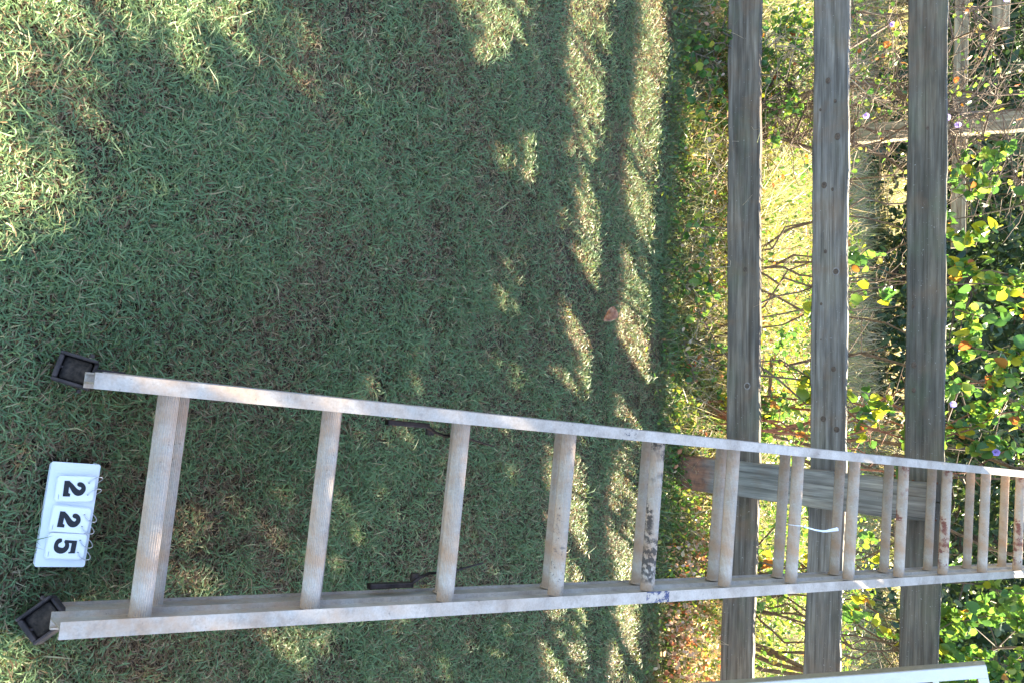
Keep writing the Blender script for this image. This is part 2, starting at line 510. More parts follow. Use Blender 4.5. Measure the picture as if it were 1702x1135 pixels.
def lawn():
    def area(n, y0, y1, pad=0.25):
        Y = RNG.uniform(y0, y1, n)
        hw = 0.40 * (0.848 * Y + 0.75) + pad
        return RNG.uniform(-1, 1, n) * hw, Y
    parts = [(area(230000, 0.45, 1.5), 1.0), (area(190000, 1.5, 2.5), 1.1), (area(190000, 2.5, 3.86), 1.25)]
    xo, yo = RNG.uniform(-5, 5, 45000), RNG.uniform(-2.5, 3.6, 45000)
    keep = (np.abs(xo) > 0.40 * (0.848 * yo + 0.75) + 0.25) | (yo < 0.45)
    parts.append(((xo[keep], yo[keep]), 2.4))
    X = np.concatenate([p[0][0] for p in parts])
    Y = np.concatenate([p[0][1] for p in parts])
    sc = np.concatenate([np.full(len(p[0][0]), p[1]) for p in parts])
    cl = vnoise(X, Y, 9, 1) * 0.6 + vnoise(X, Y, 23, 2) * 0.4
    big = vnoise(X, Y, 2.3, 5)
    # thinner where the soil shows along the fence
    edge = np.clip((3.69 + 0.44 * (vnoise(X, Y, 5, 9) - 0.5) + 0.1 * (vnoise(X, Y, 17, 4) - 0.5) - Y) / 0.12, 0, 1)
    keep = RNG.uniform(0, 1, len(X)) < (0.62 + 0.5 * cl) * (0.28 + 0.72 * edge)
    u_, v_ = (X - 0.2232) * 0.990 - (Y - 0.8265) * 0.139, (X - 0.2232) * 0.139 + (Y - 0.8265) * 0.990
    keep &= ~((u_ > -0.004) & (u_ < 0.178) & (v_ > 0.006) & (v_ < 0.085))
    X, Y, sc, cl, big = X[keep], Y[keep], sc[keep], cl[keep], big[keep]
    n = len(X)
    L = RNG.gamma(6.0, 0.0029, n) * (0.72 + 0.6 * cl) * (1 + (sc - 1) * 0.5)
    L = np.where(RNG.uniform(0, 1, n) < 0.02, L * 1.9, L)
    L = np.clip(L, 0.008, 0.075)
    W = RNG.uniform(0.0013, 0.0030, n) * sc
    Z = gz(X, Y) + RNG.uniform(0, 0.012, n) + 0.012 * cl
    r = RNG.uniform(0, 1, n)
    dry = 0.31 + 0.36 * (1 - big) * (cl < 0.55) + 0.22 * np.clip(vnoise(X, Y, 5, 3) * 3 - 1.6, 0, 1)
    isdry = RNG.uniform(0, 1, n) < dry
    tint = np.where(isdry, r * 0.27, 0.30 + 0.62 * np.clip(r * 0.75 + 0.25 * big, 0, 1))
    tint = np.where(RNG.uniform(0, 1, n) < 0.035, 0.98, tint)
    Z = np.where(isdry, Z - 0.006, Z)
    blades('lawn_grass', X, Y, Z, L, W, tint, M_GRASS, (5, 58), 0.55, 'short blue green lawn grass with brown dry blades in front of the fence', 'grass')
lawn()

# ---------------------------------------------------------------- fence of three long boards
def board_mesh(L, H, T, seed, chamf=0.003):
    """board along local x, height z, thickness y, slightly worn edges"""
    rs = random.Random(seed)
    n = max(8, int(L / 0.035))
    V, F = [], []
    ph = [rs.uniform(0, 6) for _ in range(6)]
    for i in range(n + 1):
        x = -L / 2 + L * i / n
        w1 = 0.0018 * math.sin(x * 9 + ph[0]) + 0.0012 * math.sin(x * 31 + ph[1]) + rs.uniform(-1, 1) * 0.0011
        w2 = 0.0018 * math.sin(x * 8 + ph[2]) + 0.0012 * math.sin(x * 27 + ph[3]) + rs.uniform(-1, 1) * 0.0008
        yy = 0.002 * math.sin(x * 1.7 + ph[4])
        h1, h0, t = H / 2 + w1, -H / 2 + w2, T / 2
        c = chamf + rs.uniform(0, 0.0015)
        ring = [(-t, h0 + c), (-t + c, h0), (t - c, h0), (t, h0 + c), (t, h1 - c), (t - c, h1), (-t + c, h1), (-t, h1 - c)]
        V += [(x, a + yy, b) for a, b in ring]
    for i in range(n):
        for j in range(8):
            a, b = i * 8 + j, i * 8 + (j + 1) % 8
            F.append((a, b, b + 8, a + 8))
    F.append(tuple(range(8))[::-1])
    F.append(tuple(n * 8 + j for j in range(8)))
    return V, F

def add_board(name, p0, p1, H, T, mat, parent, seed, label=None):
    p0, p1 = Vector(p0), Vector(p1)
    ax = (p1 - p0)
    L = ax.length
    ax.normalize()
    if abs(ax.z) > 0.7:
        ay = Vector((0, 1, 0))
        az = ax.cross(ay).normalized()
        ay = az.cross(ax).normalized()
    else:
        ay = Vector((0, 0, 1)).cross(ax).normalized()
        az = ax.cross(ay).normalized()
    V, F = board_mesh(L, H, T, seed)
    me = mesh_from(name, V, F, mat)
    mw = frame((p0 + p1) / 2, ax, ay, az)
    o = link(name, me, None, mat3=mw)
    if parent:
        o.parent = parent
        o.matrix_parent_inverse = Matrix.Translation(parent.location).inverted()
    if label:
        o['label'] = label
    return o

def disc(name, center, r, mat, parent, rx=1.0, thick=0.003, host=None, n=12):
    """a small knot or nail head proud of a board face that looks towards -y"""
    mb = MB()
    poly = [(math.cos(2 * math.pi * j / n) * r * rx, math.sin(2 * math.pi * j / n) * r) for j in range(n)]
    k = 0
    mb.v = [(x, 0.004, z) for x, z in poly] + [(x, -thick * 0.6, z) for x, z in poly] + [(x * 0.6, -thick, z * 0.6) for x, z in poly]
    for a in (0, n):
        mb.f += [(a + i, a + (i + 1) % n, a + n + (i + 1) % n, a + n + i) for i in range(n)]
    mb.f.append(tuple(range(2 * n, 3 * n)))
    o = link(name, mb.mesh(name, mat), None)
    o.matrix_basis = (host.matrix_basis.inverted() if host is not None else Matrix.Identity(4)) @ Matrix.Translation(Vector(center))
    if host is not None:
        o.parent = host
        o.matrix_parent_inverse = Matrix.Identity(4)
    elif parent is not None:
        o.parent = parent
    return o

fence = thing('rail_fence', 'weathered grey fence of three horizontal boards and a squared post that the ladder leans on', 'fence', (0, 0, 0))
FT = 0.038
rails = []
# left run (falls slightly to the left), right run level; both butt at the post
LFT = [((-3.6, 0.145), (0.575, 0.274)), ((-3.6, 0.535), (0.575, 0.633)), ((-3.6, 0.855), (0.575, 1.000))]
RGT = [0.272, 0.631, 0.9985]
LABL = ['lowest board, left run', 'middle board with several round knots, left run', 'top board, left run']
for i, ((xa, za), (xb, zb)) in enumerate(LFT):
    # a little sag in the middle of the span
    rails.append(add_board('rail_board', (-1.95, 3.80 + FT / 2, zb - (0.575 + 1.95) * (0.030 if i == 0 else 0.024 if i == 1 else 0.020) - (0.006 if i == 2 else 0)), (xb - 0.001, 3.80 + FT / 2, zb), 0.143, FT, (M_WOOD, M_WOOD2, M_WOOD3)[i], fence, 10 + i))
    rails.append(add_board('rail_board', (0.577, 3.80 + FT / 2, RGT[i]), (3.4, 3.80 + FT / 2, RGT[i] + 0.004), 0.143, FT, (M_WOOD, M_WOOD2, M_WOOD3)[i], fence, 20 + i))
post = add_board('post', (0.556, 3.755, -0.25), (0.571, 3.752, 1.022), 0.146, 0.088, M_POST, fence, 31)
far_post = add_board('post', (-2.0, 3.755, -0.25), (-2.0, 3.755, 1.0), 0.14, 0.088, M_POST, fence, 32)
far_post2 = add_board('post', (3.35, 3.755, -0.25), (3.35, 3.755, 1.05), 0.14, 0.088, M_POST, fence, 33)
# knots of the boards: (x, z, radius) measured on the faces
def zof(i, x):
    zb = LFT[i][1][1]
    return zb - (0.575 - x) * ((0.030, 0.024, 0.020)[i])
for i, x, dz, r in [(1, -1.14, -0.01, .010), (1, -0.70, -.022, .011), (1, -0.68, 0.012, .006), (1, -0.335, 0.028, .015), (1, -0.2, -.03, .006), (1, 0.07, 0.022, .014), (1, 0.065, -0.032, .006), (1, 0.18, 0.0, .006), (1, 0.28, -.018, .016), (1, 0.32, 0.036, .016),
                    (1, -1.05, 0.02, .006), (1, -1.02, -0.04, .005), (1, -0.42, -.015, .007), (1, -0.05, -0.03, .005), (1, -0.9, 0.03, .012),
                    (2, -0.19, -0.045, .006), (2, 0.04, -0.04, .010), (2, 0.14, -.04, .008), (2, -0.9, 0.0, .006),
                    (0, 0.16, 0.02, .014), (0, -1.0, 0.0, .008), (0, -0.35, 0.01, .012)]:
    h = rails[i * 2]
    cz_ = zof(i, x) + dz
    if r > 0.012:
        disc('knot', (x, 3.7995, cz_), r, M_KNOTRING, None, 1.15, 0.0012, h, 14)
        disc('knot', (x, 3.798, cz_), r * 0.72, M_KNOT, None, 1.1, 0.0012, h, 12)
    else:
        disc('knot', (x, 3.7995, cz_), r, M_KNOT, None, 1.3, 0.0012, h, 10)
for i in range(3):
    for x, h in ((0.50, rails[i * 2]), (0.645, rails[i * 2 + 1])):
        for dz in (-0.04, 0.045):
            disc('nail', (x, 3.7985, (LFT[i][1][1]) + dz), 0.005, M_NAIL, None, 1, 0.002, h, 8)

# ---------------------------------------------------------------- second fence farther back
fence2 = thing('back_fence', 'brown second fence farther back behind the weeds, its squared post lit on one side', 'fence', (-1.3, 5.55, 0))
add_board('post', (-1.315, 5.54, -0.25), (-1.29, 5.50, 1.75), 0.098, 0.098, M_FARWOOD, fence2, 41)
add_board('post', (-3.7, 5.6, -0.25), (-3.7, 5.6, 1.5), 0.098, 0.098, M_FARWOOD, fence2, 42)
add_board('rail_board', (-3.8, 5.62, 0.885), (-0.62, 5.60, 0.93), 0.075, 0.03, M_FARWOOD, fence2, 43)
add_board('rail_board', (-3.8, 5.62, 1.12), (-1.85, 5.60, 1.11), 0.09, 0.03, M_FARWOOD, fence2, 44)

# ---------------------------------------------------------------- the ladder
LA = Vector((0.99321, -0.11636, 0.0))
LB = Vector((0.10905, 0.93076, 0.34898))
LN = Vector((-0.04061, -0.34661, 0.93713))
LT = Vector((0.2937, 0.9313, 0.1502))
ladder = thing('extension_ladder', 'long dirty aluminium extension ladder with ribbed rungs leaning flat over the fence', 'ladder', mat=frame(LT, LA, LB, LN))
RS = 0.3048
def rail(a_in, a_out, n0, n1, s0, s1, name, lip=0.005, t=0.003, lipn=0.008):
    """C channel: web at a_in, flanges pointing out to a_out, little lip inwards"""
    sg = 1 if a_out > a_in else -1
    prof = [(a_in - sg * lip, n1), (a_out, n1), (a_out, n1 - lipn), (a_out - sg * t, n1 - lipn), (a_out - sg * t, n1 - t), (a_in + sg * t, n1 - t), (a_in + sg * t, n0 + t),
            (a_out - sg * t, n0 + t), (a_out - sg * t, n0 + lipn), (a_out, n0 + lipn), (a_out, n0), (a_in - sg * lip, n0), (a_in - sg * lip, n0 + t), (a_in, n0 + t), (a_in, n1 - t), (a_in - sg * lip, n1 - t)]
    V, F = [], []
    m = len(prof)
    K = 40
    for i in range(K + 1):
        s = s0 + (s1 - s0) * i / K
        bow = 0.004 * math.sin(math.pi * min(1, max(0, (s + 0.1) / 3.6))) * (1 if sg > 0 else 0.2)
        V += [(a + bow, s, n) for a, n in prof]
    for i in range(K):
        for j in range(m):
            a, b = i * m + j, i * m + (j + 1) % m
            F.append((a, b, b + m, a + m))
    F.append(tuple(range(m))[::-1])
    F.append(tuple(K * m + j for j in range(m)))
    me = mesh_from(name, V, F, M_ALU_RAIL)
    return link(name, me, ladder)
rail(-0.1905, -0.2095, -0.036, 0.037, -0.128, 3.53, 'front_rail', 0.007)
rail(0.1865, 0.2045, -0.036, 0.037, -0.127, 3.53, 'front_rail', 0.009)
rail(-0.1905, -0.213, -0.112, -0.039, -0.100, 3.60, 'rear_rail')
rail(0.1845, 0.2075, -0.112, -0.039, -0.118, 3.60, 'rear_rail')

def rung_mesh(a0, a1, rb, rn, mat, ribs=28, flat=0.25):
    V, F = [], []
    m = ribs * 4
    prof = []
    for j in range(m):
        t = 2 * math.pi * j / m
        rib = 0.00045 * (1 if (j % 4) in (0, 1) else -1)
        # flattened tread side facing up the slope
        c, s = math.cos(t), math.sin(t)
        q = 1.0 / (abs(c) ** 2.15 + abs(s) ** 2.15) ** (1 / 2.15)
        prof.append((c * q * rb + c * rib, s * q * rn + s * rib))
    K = 6
    for i in range(K + 1):
        x = a0 + (a1 - a0) * i / K
        V += [(x, b, n) for b, n in prof]
    for i in range(K):
        for j in range(m):
            a, b = i * m + j, i * m + (j + 1) % m
            F.append((a, a + m, b + m, b))
    F.append(tuple(range(m)))
    F.append(tuple(K * m + j for j in range(m))[::-1])
    return mesh_from('rung', V, F, mat)

def collar_mesh(side, rb, mat):
    mb = MB()
    mb.tube([(0, 0, 0), (side * 0.0035, 0, 0)], rb, 20)
    return mb.mesh('rung_collar', mat, False)

RED = (0.17, 0.035, 0.025)
BLK = (0.02, 0.02, 0.022)
def rungmat(i, front):
    if front and i == 4:
        return m_rung('rung_black_smear', ((-9, 9, BLK, 75, 0.44, 0),))
    if front and i == 3:
        return m_rung('rung_scuffed', ((-9, 9, (0.10, 0.09, 0.09), 110, 0.56, 0),))
    if front and i in (7,):
        return m_rung('rung_dark_drips', ((-9, 9, (0.14, 0.05, 0.06), 38, 0.60, -1),))
    if front and i == 8:
        return m_rung('rung_rust_spots', ((-9, 9, RED, 34, 0.47, -1),))
    if front and i in (9, 11):
        return m_rung('rung_red_paint', ((-9, 9, RED, 40, 0.50, 0),))
    if front and i == 10:
        return m_rung('rung_few_spots', ((-9, 9, (0.13, 0.07, 0.05), 30, 0.66, 0),))
    return M_ALU
base_front = rung_mesh(-0.1905, 0.1845, 0.0172, 0.0165, M_ALU)
base_rear = rung_mesh(-0.1905, 0.1845, 0.0152, 0.0150, M_ALU)
for i in range(16):
    mt = rungmat(i, True)
    if mt is M_ALU:
        me = base_front
    else:
        me = base_front.copy()
        me.materials.clear()
        me.materials.append(mt)
    if -0.137 < i * RS < 3.5:
        o = link('rung', me, ladder, (0, i * RS, 0))
    s = i * RS + 0.043
    if s < 3.5:
        o = link('rung', base_rear, ladder, (0, s, -0.076))
        for sd, xx in ((1, -0.1905), (-1, 0.1845)):
            c = link('rung_collar', collar_mesh(sd, 0.0205, M_ALU) if i == 0 else None, o, (xx, 0, 0)) if i == 0 else link('rung_collar', CM[sd], o, (xx, 0, 0))
            if i == 0:
                if sd == 1:
                    CM = {}
                CM[sd] = c.data

# feet: dark hollow shoes, open towards the viewer
def w2l(p):
    d = Vector(p) - LT
    return Vector((d.dot(LA), d.dot(LB), d.dot(LN)))
def shoe(wx, wy, sz, hgt, t=0.005):
    mb = MB()
    x, y = wx / 2, sz / 2
    mb.box(-x, x, -y, y, -hgt, -hgt + t)                 # sole plate at the back
    mb.box(-x, -x + t, -y, y, -hgt + t, 0)               # cheeks
    mb.box(x - t, x, -y, y, -hgt + t, 0.0)
    mb.box(-x + t, x - t, -y, -y + t * 1.6, -hgt + t, -0.002)    # tread wall on the ground side
    mb.box(-x + t, x - t, y - t, y, -hgt + t, -0.012)
    return mb
pl = w2l((0.070, 0.838, 0.060))
f1 = shoe(0.050, 0.056, 0.060, 0.060).build('foot', M_BLACK, ladder, bevel=0.0024)
f1.matrix_basis = Matrix.Translation(pl) @ Matrix.Rotation(R(-12), 4, 'Z') @ Matrix.Rotation(R(14), 4, 'X')
pr = w2l((0.472, 0.797, 0.058))
f2 = shoe(0.052, 0.056, 0.060, 0.055).build('foot', M_BLACK, ladder, bevel=0.0024)
f2.matrix_basis = Matrix.Translation(pr) @ Matrix.Rotation(R(38), 4, 'Z') @ Matrix.Rotation(R(-24), 4, 'Y') @ Matrix.Rotation(R(10), 4, 'X')
for f, wx in ((f1, 0.025), (f2, 0.026)):
    mb = MB()
    mb.box(-wx + 0.006, wx - 0.006, -0.021, 0.023, -0.052, -0.012)
    mb.build('packed_soil', M_MUD, f, bevel=0.004)
    for xa, xb in ((-0.034, -0.028), (0.028, 0.034)):
        mb = MB()
        mb.tube([(xa, 0.016, -0.022), (xb, 0.016, -0.022)], 0.0045, 8)
        mb.build('pivot_bolt', M_IRON, f)
# shoe arms reaching up beside the rails
mb = MB()
mb.box(-0.2165, -0.2135, -0.17, -0.06, -0.095, -0.060)
mb.build('foot_bracket', M_IRON, ladder)
mb = MB()
mb.box(0.2085, 0.2115, -0.16, -0.06, -0.095, -0.060)
mb.build('foot_bracket', M_IRON, ladder)

# rung locks
def lock(sd):
    a = -0.172 if sd < 0 else 0.166
    mb = MB()
    mb.box(a - 0.0055, a + 0.0055, 0.475, 0.575, -0.088, -0.070)
    mb.box(a - 0.006, a + 0.006, 0.470, 0.477, -0.085, -0.069)
    o = mb.build('rung_lock', M_IRON, ladder, bevel=0.002)
    mb = MB()
    s = -sd
    pts = [(a, 0.57, -0.078), (a + s * 0.012, 0.60, -0.09), (a + s * 0.018, 0.63, -0.10), (a + s * 0.019, 0.70, -0.108), (a + s * 0.025, 0.73, -0.112), (a + s * 0.034, 0.79, -0.120)]
    for q in range(len(pts) - 1):
        p0, p1 = Vector(pts[q]), Vector(pts[q + 1])
        w = 0.0048 - 0.0006 * q
        mb.tube([p0, p1], [w, w * 0.85], 5)
    mb.build('lock_finger', M_IRON, o)
    mb = MB()
    mb.tube([(a + s * 0.004, 0.592, -0.096), (a + s * 0.02, 0.592, -0.096)], 0.010, 10)
    mb.tube([(a + s * 0.010, 0.70, -0.108), (a + s * 0.028, 0.70, -0.108)], 0.009, 10)
    mb.build('lock_pivot', M_IRON, o)
    mb = MB()
    for k in range(24):
        pass
    mb.tube([(a + s * (0.004 + 0.003 * math.cos(t * 1.3)), 0.578 + t * 0.0009, -0.07 + 0.003 * math.sin(t * 1.3)) for t in range(36)], 0.0008, 5)
    mb.build('lock_spring', M_IRON, o)
lock(-1)
lock(1)

# white strip tied round the seventh front rung
def lw(a, s, n):
    return LT + LA * a + LB * s + LN * n
tie = thing('plastic_strip', 'thin white plastic strip tied around a rung of the ladder and sticking up beyond it', 'cable tie', loc=lw(0.056 - 0.034, 6 * RS, 0.02))
V, F = [], []
TS = -0.034
path = [(0.053, 1.8288 + 0.0195, 0.0), (0.054, 1.8288 + 0.019, 0.014), (0.055, 1.845, 0.021), (0.059, 1.870, 0.024), (0.0635, 1.900, 0.025), (0.0665, 1.935, 0.026), (0.066, 1.952, 0.027), (0.062, 1.985, 0.027), (0.060, 2.010, 0.026), (0.061, 2.016, 0.026)]
for j, (a, s, n) in enumerate(path):
    w = (0.002, 0.002, 0.002, 0.0022, 0.0024, 0.0026, 0.003, 0.0042, 0.0052, 0.0042)[j]
    for dw, dn in ((-w, 0), (w, 0.002), (w, 0.0034), (-w, 0.0014)):
        V.append(lw(a + TS + dw, s, n + dn) - lw(0.056 + TS, 6 * RS, 0.02))
for j in range(len(path) - 1):
    for q in range(4):
        a, b = j * 4 + q, j * 4 + (q + 1) % 4
        F.append((a, b, b + 4, a + 4))
F += [(3, 2, 1, 0), tuple(len(V) - 4 + q for q in range(4))]
link('strip_tail', mesh_from('strip_tail', V, F, M_TIE), tie)
mb = MB()
o0 = lw(0.056 + TS, 6 * RS, 0.02)
mb.tube([lw(0.0525 + TS, 6 * RS + 0.0205 * math.cos(t), 0.0195 * math.sin(t)) - o0 for t in np.linspace(0, 2 * math.pi, 25)], 0.0012, 5)
mb.build('strip_loop', M_TIE, tie)

# ---------------------------------------------------------------- number sign on the grass
nl, nr_, fl, fr_ = Vector((0.2232, 0.8265, 0.022)), Vector((0.3902, 0.803, 0.022)), Vector((0.2406, 0.8961, 0.050)), Vector((0.4117, 0.8727, 0.050))
sx = (nr_ - nl).normalized()
sy = (fl - nl)
sy = (sy - sx * sy.dot(sx)).normalized()
sz = sx.cross(sy).normalized()
SW, SH = (nr_ - nl).length * 1.02, 0.0765
sign = thing('number_sign', 'white plastic flip number sign reading 225 lying in the grass between the ladder feet', 'sign', mat=frame(nl, sx, sy, sz))
sk = 0.07       # the far edge is shifted a little sideways, as the holder is worn out of square
def panel(x0, x1, y0, y1, z0, z1, r=0.004, n=4):
    P = []
    for cx_, cy_, a0 in ((x1 - r, y0 + r, -90), (x1 - r, y1 - r, 0), (x0 + r, y1 - r, 90), (x0 + r, y0 + r, 180)):
        for k in range(n + 1):
            a = R(a0 + 90 * k / n)
            P.append((cx_ + r * math.cos(a), cy_ + r * math.sin(a)))
    mb = MB()
    mb.prism(P, z0, z1)
    return mb
panel(0, SW, 0, SH, -0.003, 0, 0.004).build('front_panel', M_WHITE, sign, bevel=0.0006)
mb = MB()
mb.box(0.001, SW - 0.001, SH - 0.003, SH, -0.0035, 0.0005)
mb.box(0.002, SW - 0.002, -0.0675, 0, -0.0015, 0.0015)
back = panel(0, SW, 0, SH, -0.003, 0, 0.004).build('back_panel', M_WHITE, sign, bevel=0.0006)
back.matrix_basis = Matrix.Translation((0, SH - 0.002, -0.003)) @ Matrix.Rotation(R(-88), 4, 'X') @ Matrix.Translation((0, 0, 0)) @ Matrix.Scale(0.55, 4, (0, 1, 0))
base_p = panel(0.002, SW - 0.002, 0.0, SH * 0.92, -0.003, 0, 0.004).build('base_panel', M_WHITE, sign)
base_p.matrix_basis = Matrix.Translation((0, 0, -0.0045)) @ Matrix.Rotation(R(-20), 4, 'X')

def stroke(mb, pts, z):
    L_, R_ = [], []
    for i, (x, y, w) in enumerate(pts):
        x0, y0, _ = pts[max(0, i - 1)]
        x1, y1, _ = pts[min(len(pts) - 1, i + 1)]
        d = math.hypot(x1 - x0, y1 - y0)
        nx_, ny_ = -(y1 - y0) / d, (x1 - x0) / d
        L_.append((x + nx_ * w, y + ny_ * w))
        R_.append((x - nx_ * w, y - ny_ * w))
    k = len(mb.v)
    n = len(pts)
    mb.v += [(x, y, z) for x, y in L_] + [(x, y, z) for x, y in R_]
    mb.f += [(k + i, k + i + 1, k + n + i + 1, k + n + i)[::-1] for i in range(n - 1)]
def smoothp(pts, k=4):
    out = []
    n = len(pts)
    for i in range(n - 1):
        p0, p1, p2, p3 = (np.array(pts[max(0, i - 1)]), np.array(pts[i]), np.array(pts[i + 1]), np.array(pts[min(n - 1, i + 2)]))
        for j in range(k):
            t = j / k
            out.append(tuple(0.5 * ((2 * p1) + (-p0 + p2) * t + (2 * p0 - 5 * p1 + 4 * p2 - p3) * t * t + (-p0 + 3 * p1 - 3 * p2 + p3) * t ** 3)))
    out.append(tuple(pts[-1]))
    return out
def flatpoly(mb, poly, z):
    k = len(mb.v)
    mb.v += [(x, y, z) for x, y in poly]
    mb.f.append(tuple(range(k, k + len(poly))))
def digit(ch):
    mb = MB()
    if ch == '2':
        stroke(mb, smoothp([(0.17, 0.60, 0.05), (0.165, 0.68, 0.11), (0.18, 0.78, 0.115), (0.27, 0.885, 0.10), (0.42, 0.90, 0.115), (0.555, 0.80, 0.135), (0.57, 0.66, 0.15), (0.47, 0.52, 0.135), (0.32, 0.40, 0.115), (0.19, 0.29, 0.10), (0.10, 0.17, 0.10)]), 0.00025)
        flatpoly(mb, [(0, 0), (0.76, 0), (0.76, 0.33), (0.62, 0.33), (0.59, 0.24), (0.0, 0.24)], 0.0005)
        flatpoly(mb, [(0.0, 0.0), (0.09, 0.0), (0.20, 0.26), (0.02, 0.22)], 0.00035)
    else:
        flatpoly(mb, [(0.09, 0.77), (0.64, 0.77), (0.64, 0.70), (0.72, 0.70), (0.70, 1.0), (0.09, 1.0)], 0.0005)
        flatpoly(mb, [(0.08, 0.44), (0.21, 0.44), (0.23, 0.80), (0.09, 0.80)], 0.00035)
        stroke(mb, smoothp([(0.13, 0.44, 0.05), (0.24, 0.55, 0.085), (0.40, 0.58, 0.105), (0.555, 0.49, 0.13), (0.60, 0.33, 0.145), (0.53, 0.16, 0.13), (0.38, 0.085, 0.095), (0.22, 0.11, 0.10), (0.13, 0.20, 0.115), (0.10, 0.31, 0.07)]), 0.00025)
    return mb
CARDS = [('2', 0.249, 0.041, 2), ('2', 0.535, 0.041, -3), ('5', 0.790, 0.041, -1.5)]
for ci, (ch, u, w, rot) in enumerate(CARDS):
    xc = u * SW
    hh = 0.058
    root_m = Matrix.Translation((xc, 0.013, 0.001)) @ Matrix.Rotation(R(rot), 4, 'Z')
    # the stack of cards below the visible one
    for q in range(4):
        o = panel(-w / 2 + 0.0012 * (3 - q) * (1 if ci != 1 else -0.6), w / 2 + 0.0008 * (3 - q), -0.0004 * (3 - q), hh - 0.0008 * (3 - q), 0.0004 + q * 0.0011, 0.0012 + q * 0.0011, 0.005).build('number_card', M_CARD, sign)
        o.matrix_basis = root_m
        if q == 3:
            top = o
            o['label'] = 'front card with a black bold numeral ' + ch
    mbd = digit(ch)
    sc = 0.0335
    mbd.v = [((x - 0.37) * sc * 1.02, y * sc + 0.0105, z + 0.0047) for x, y, z in mbd.v]
    mbd.build('numeral', M_INK, top)
    mbd = MB()
    mbd.box(w / 2 - 0.0105, w / 2 - 0.0025, 0.0042, 0.0046, 0.0045, 0.0049)
    mbd.build('seam_mark', M_IRON, top)
    for sgn in (-1, 1):
        hx = sgn * w * 0.24
        mbd = MB()
        mbd.tube([(hx, hh - 0.0095, 0.0046), (hx, hh - 0.0095, 0.0050)], 0.0013, 10)
        mbd.build('punch_hole', M_IRON, top)
        hy = hh - 0.0095
        lx = (-0.013, 0.014, 0.015)[ci]
        pts = [(hx + (1 - math.cos(t)) / 2 * lx * 0.5 + math.sin(t) * lx * 0.45, hy + (1 - math.cos(t)) / 2 * 0.0215, 0.0047 + (0.0045 if math.sin(t) > 0 else 0.0110) * math.sin(t) - 0.004 * (1 - math.cos(t)) / 2) for t in np.linspace(0, 2 * math.pi, 25)]
        mbd = MB()
        mbd.tube(pts, 0.0009, 6, cap=False)
        o = mbd.build('ring', M_WIRE, sign, smooth=True)
        o.matrix_basis = root_m

# ---------------------------------------------------------------- fallen leaf
def curled_leaf(name, L, W, mat, loc, rz, label):
    V, F = [], []
    nu, nv = 14, 8
    for i in range(nu + 1):
        u = i / nu
        w = W * math.sin(math.pi * min(1, u * 0.94 + 0.03)) ** 0.75
        for j in range(nv + 1):
            v = (j / nv - 0.5) * 2
            x = (u - 0.5) * L
            y = v * w * 0.5
            z = 0.012 + 0.35 * (abs(v) ** 2) * w * 0.5 + 0.011 * math.cos((u - 0.45) * 3.6) + 0.0016 * math.sin(9 * u + 5 * v)
            V.append((x, y * (0.85), z))
    for i in range(nu):
        for j in range(nv):
            a = i * (nv + 1) + j
            F.append((a, a + nv + 1, a + nv + 2, a + 1))
    t = thing(name, label, 'leaf', loc=loc)
    b = link('leaf_blade', mesh_from('leaf_blade', V, F, mat, True), t)
    b.matrix_basis = Matrix.Rotation(0.55, 4, 'X') @ Matrix.Rotation(rz, 4, 'Z')
    mb = MB()
    mb.tube([(-L * 0.48, 0, 0.012), (-L * 0.62, 0.003, 0.010), (-L * 0.75, 0.002, 0.004)], 0.0011, 5)
    s = mb.build('leaf_stalk', M_BARK, t)
    s.matrix_basis = Matrix.Rotation(0.55, 4, 'X') @ Matrix.Rotation(rz, 4, 'Z')
curled_leaf('fallen_leaf', 0.066, 0.056, M_DEAD, (-0.112, 2.90, 0.030), R(-38), 'curled glossy brown fallen leaf alone on the open lawn')

# ---------------------------------------------------------------- white frame leaning on the fence
fb = Vector((1.44, 3.40, 0.0))
ftop = Vector((1.142, 3.70, 1.240))
fy = (ftop - fb)
FH = fy.length
fy.normalize()
fx = Vector((0.966, 0.2, -0.03))
fx = (fx - fy * fx.dot(fy)).normalized()
fz = fx.cross(fy).normalized()
wf = thing('shutter_frame', 'white painted wooden frame with inner bars leaning against the fence beside the ladder', 'frame', mat=frame(fb, fx, fy, fz))
FWD, FD, ST = 0.62, 0.036, 0.050
def piece(name, x0, x1, y0, y1, z0, z1, mat=M_PAINT):
    mb = MB()
    mb.box(x0, x1, y0, y1, z0, z1)
    o = mb.build(name, mat, wf, bevel=0.0015)
    return o
# rear carcass is bare wood, a painted face sits proud in front
for nm, x0, x1, y0, y1 in (('stile', 0, ST, 0, FH), ('stile', FWD - ST, FWD, 0, FH), ('top_rail', ST + 0.0005, FWD - ST - 0.0005, FH - 0.036, FH), ('bottom_rail', ST + 0.0005, FWD - ST - 0.0005, 0, 0.12)):
    piece(nm, x0, x1, y0, y1, -FD, -0.006, M_BEIGE)
    piece('painted_face', x0, x1, y0, y1, -0.0055, 0.003)
yb = FH - 0.036
k = 0
while yb - 0.155 > 0.15:
    piece('cross_bar', ST + 0.0006, FWD - ST - 0.0006, yb - 0.155, yb - 0.135, -0.024, -0.001)
    yb -= 0.155
piece('centre_bar', FWD / 2 - 0.010, FWD / 2 + 0.010, 0.121, FH - 0.037, -0.022, 0.001)

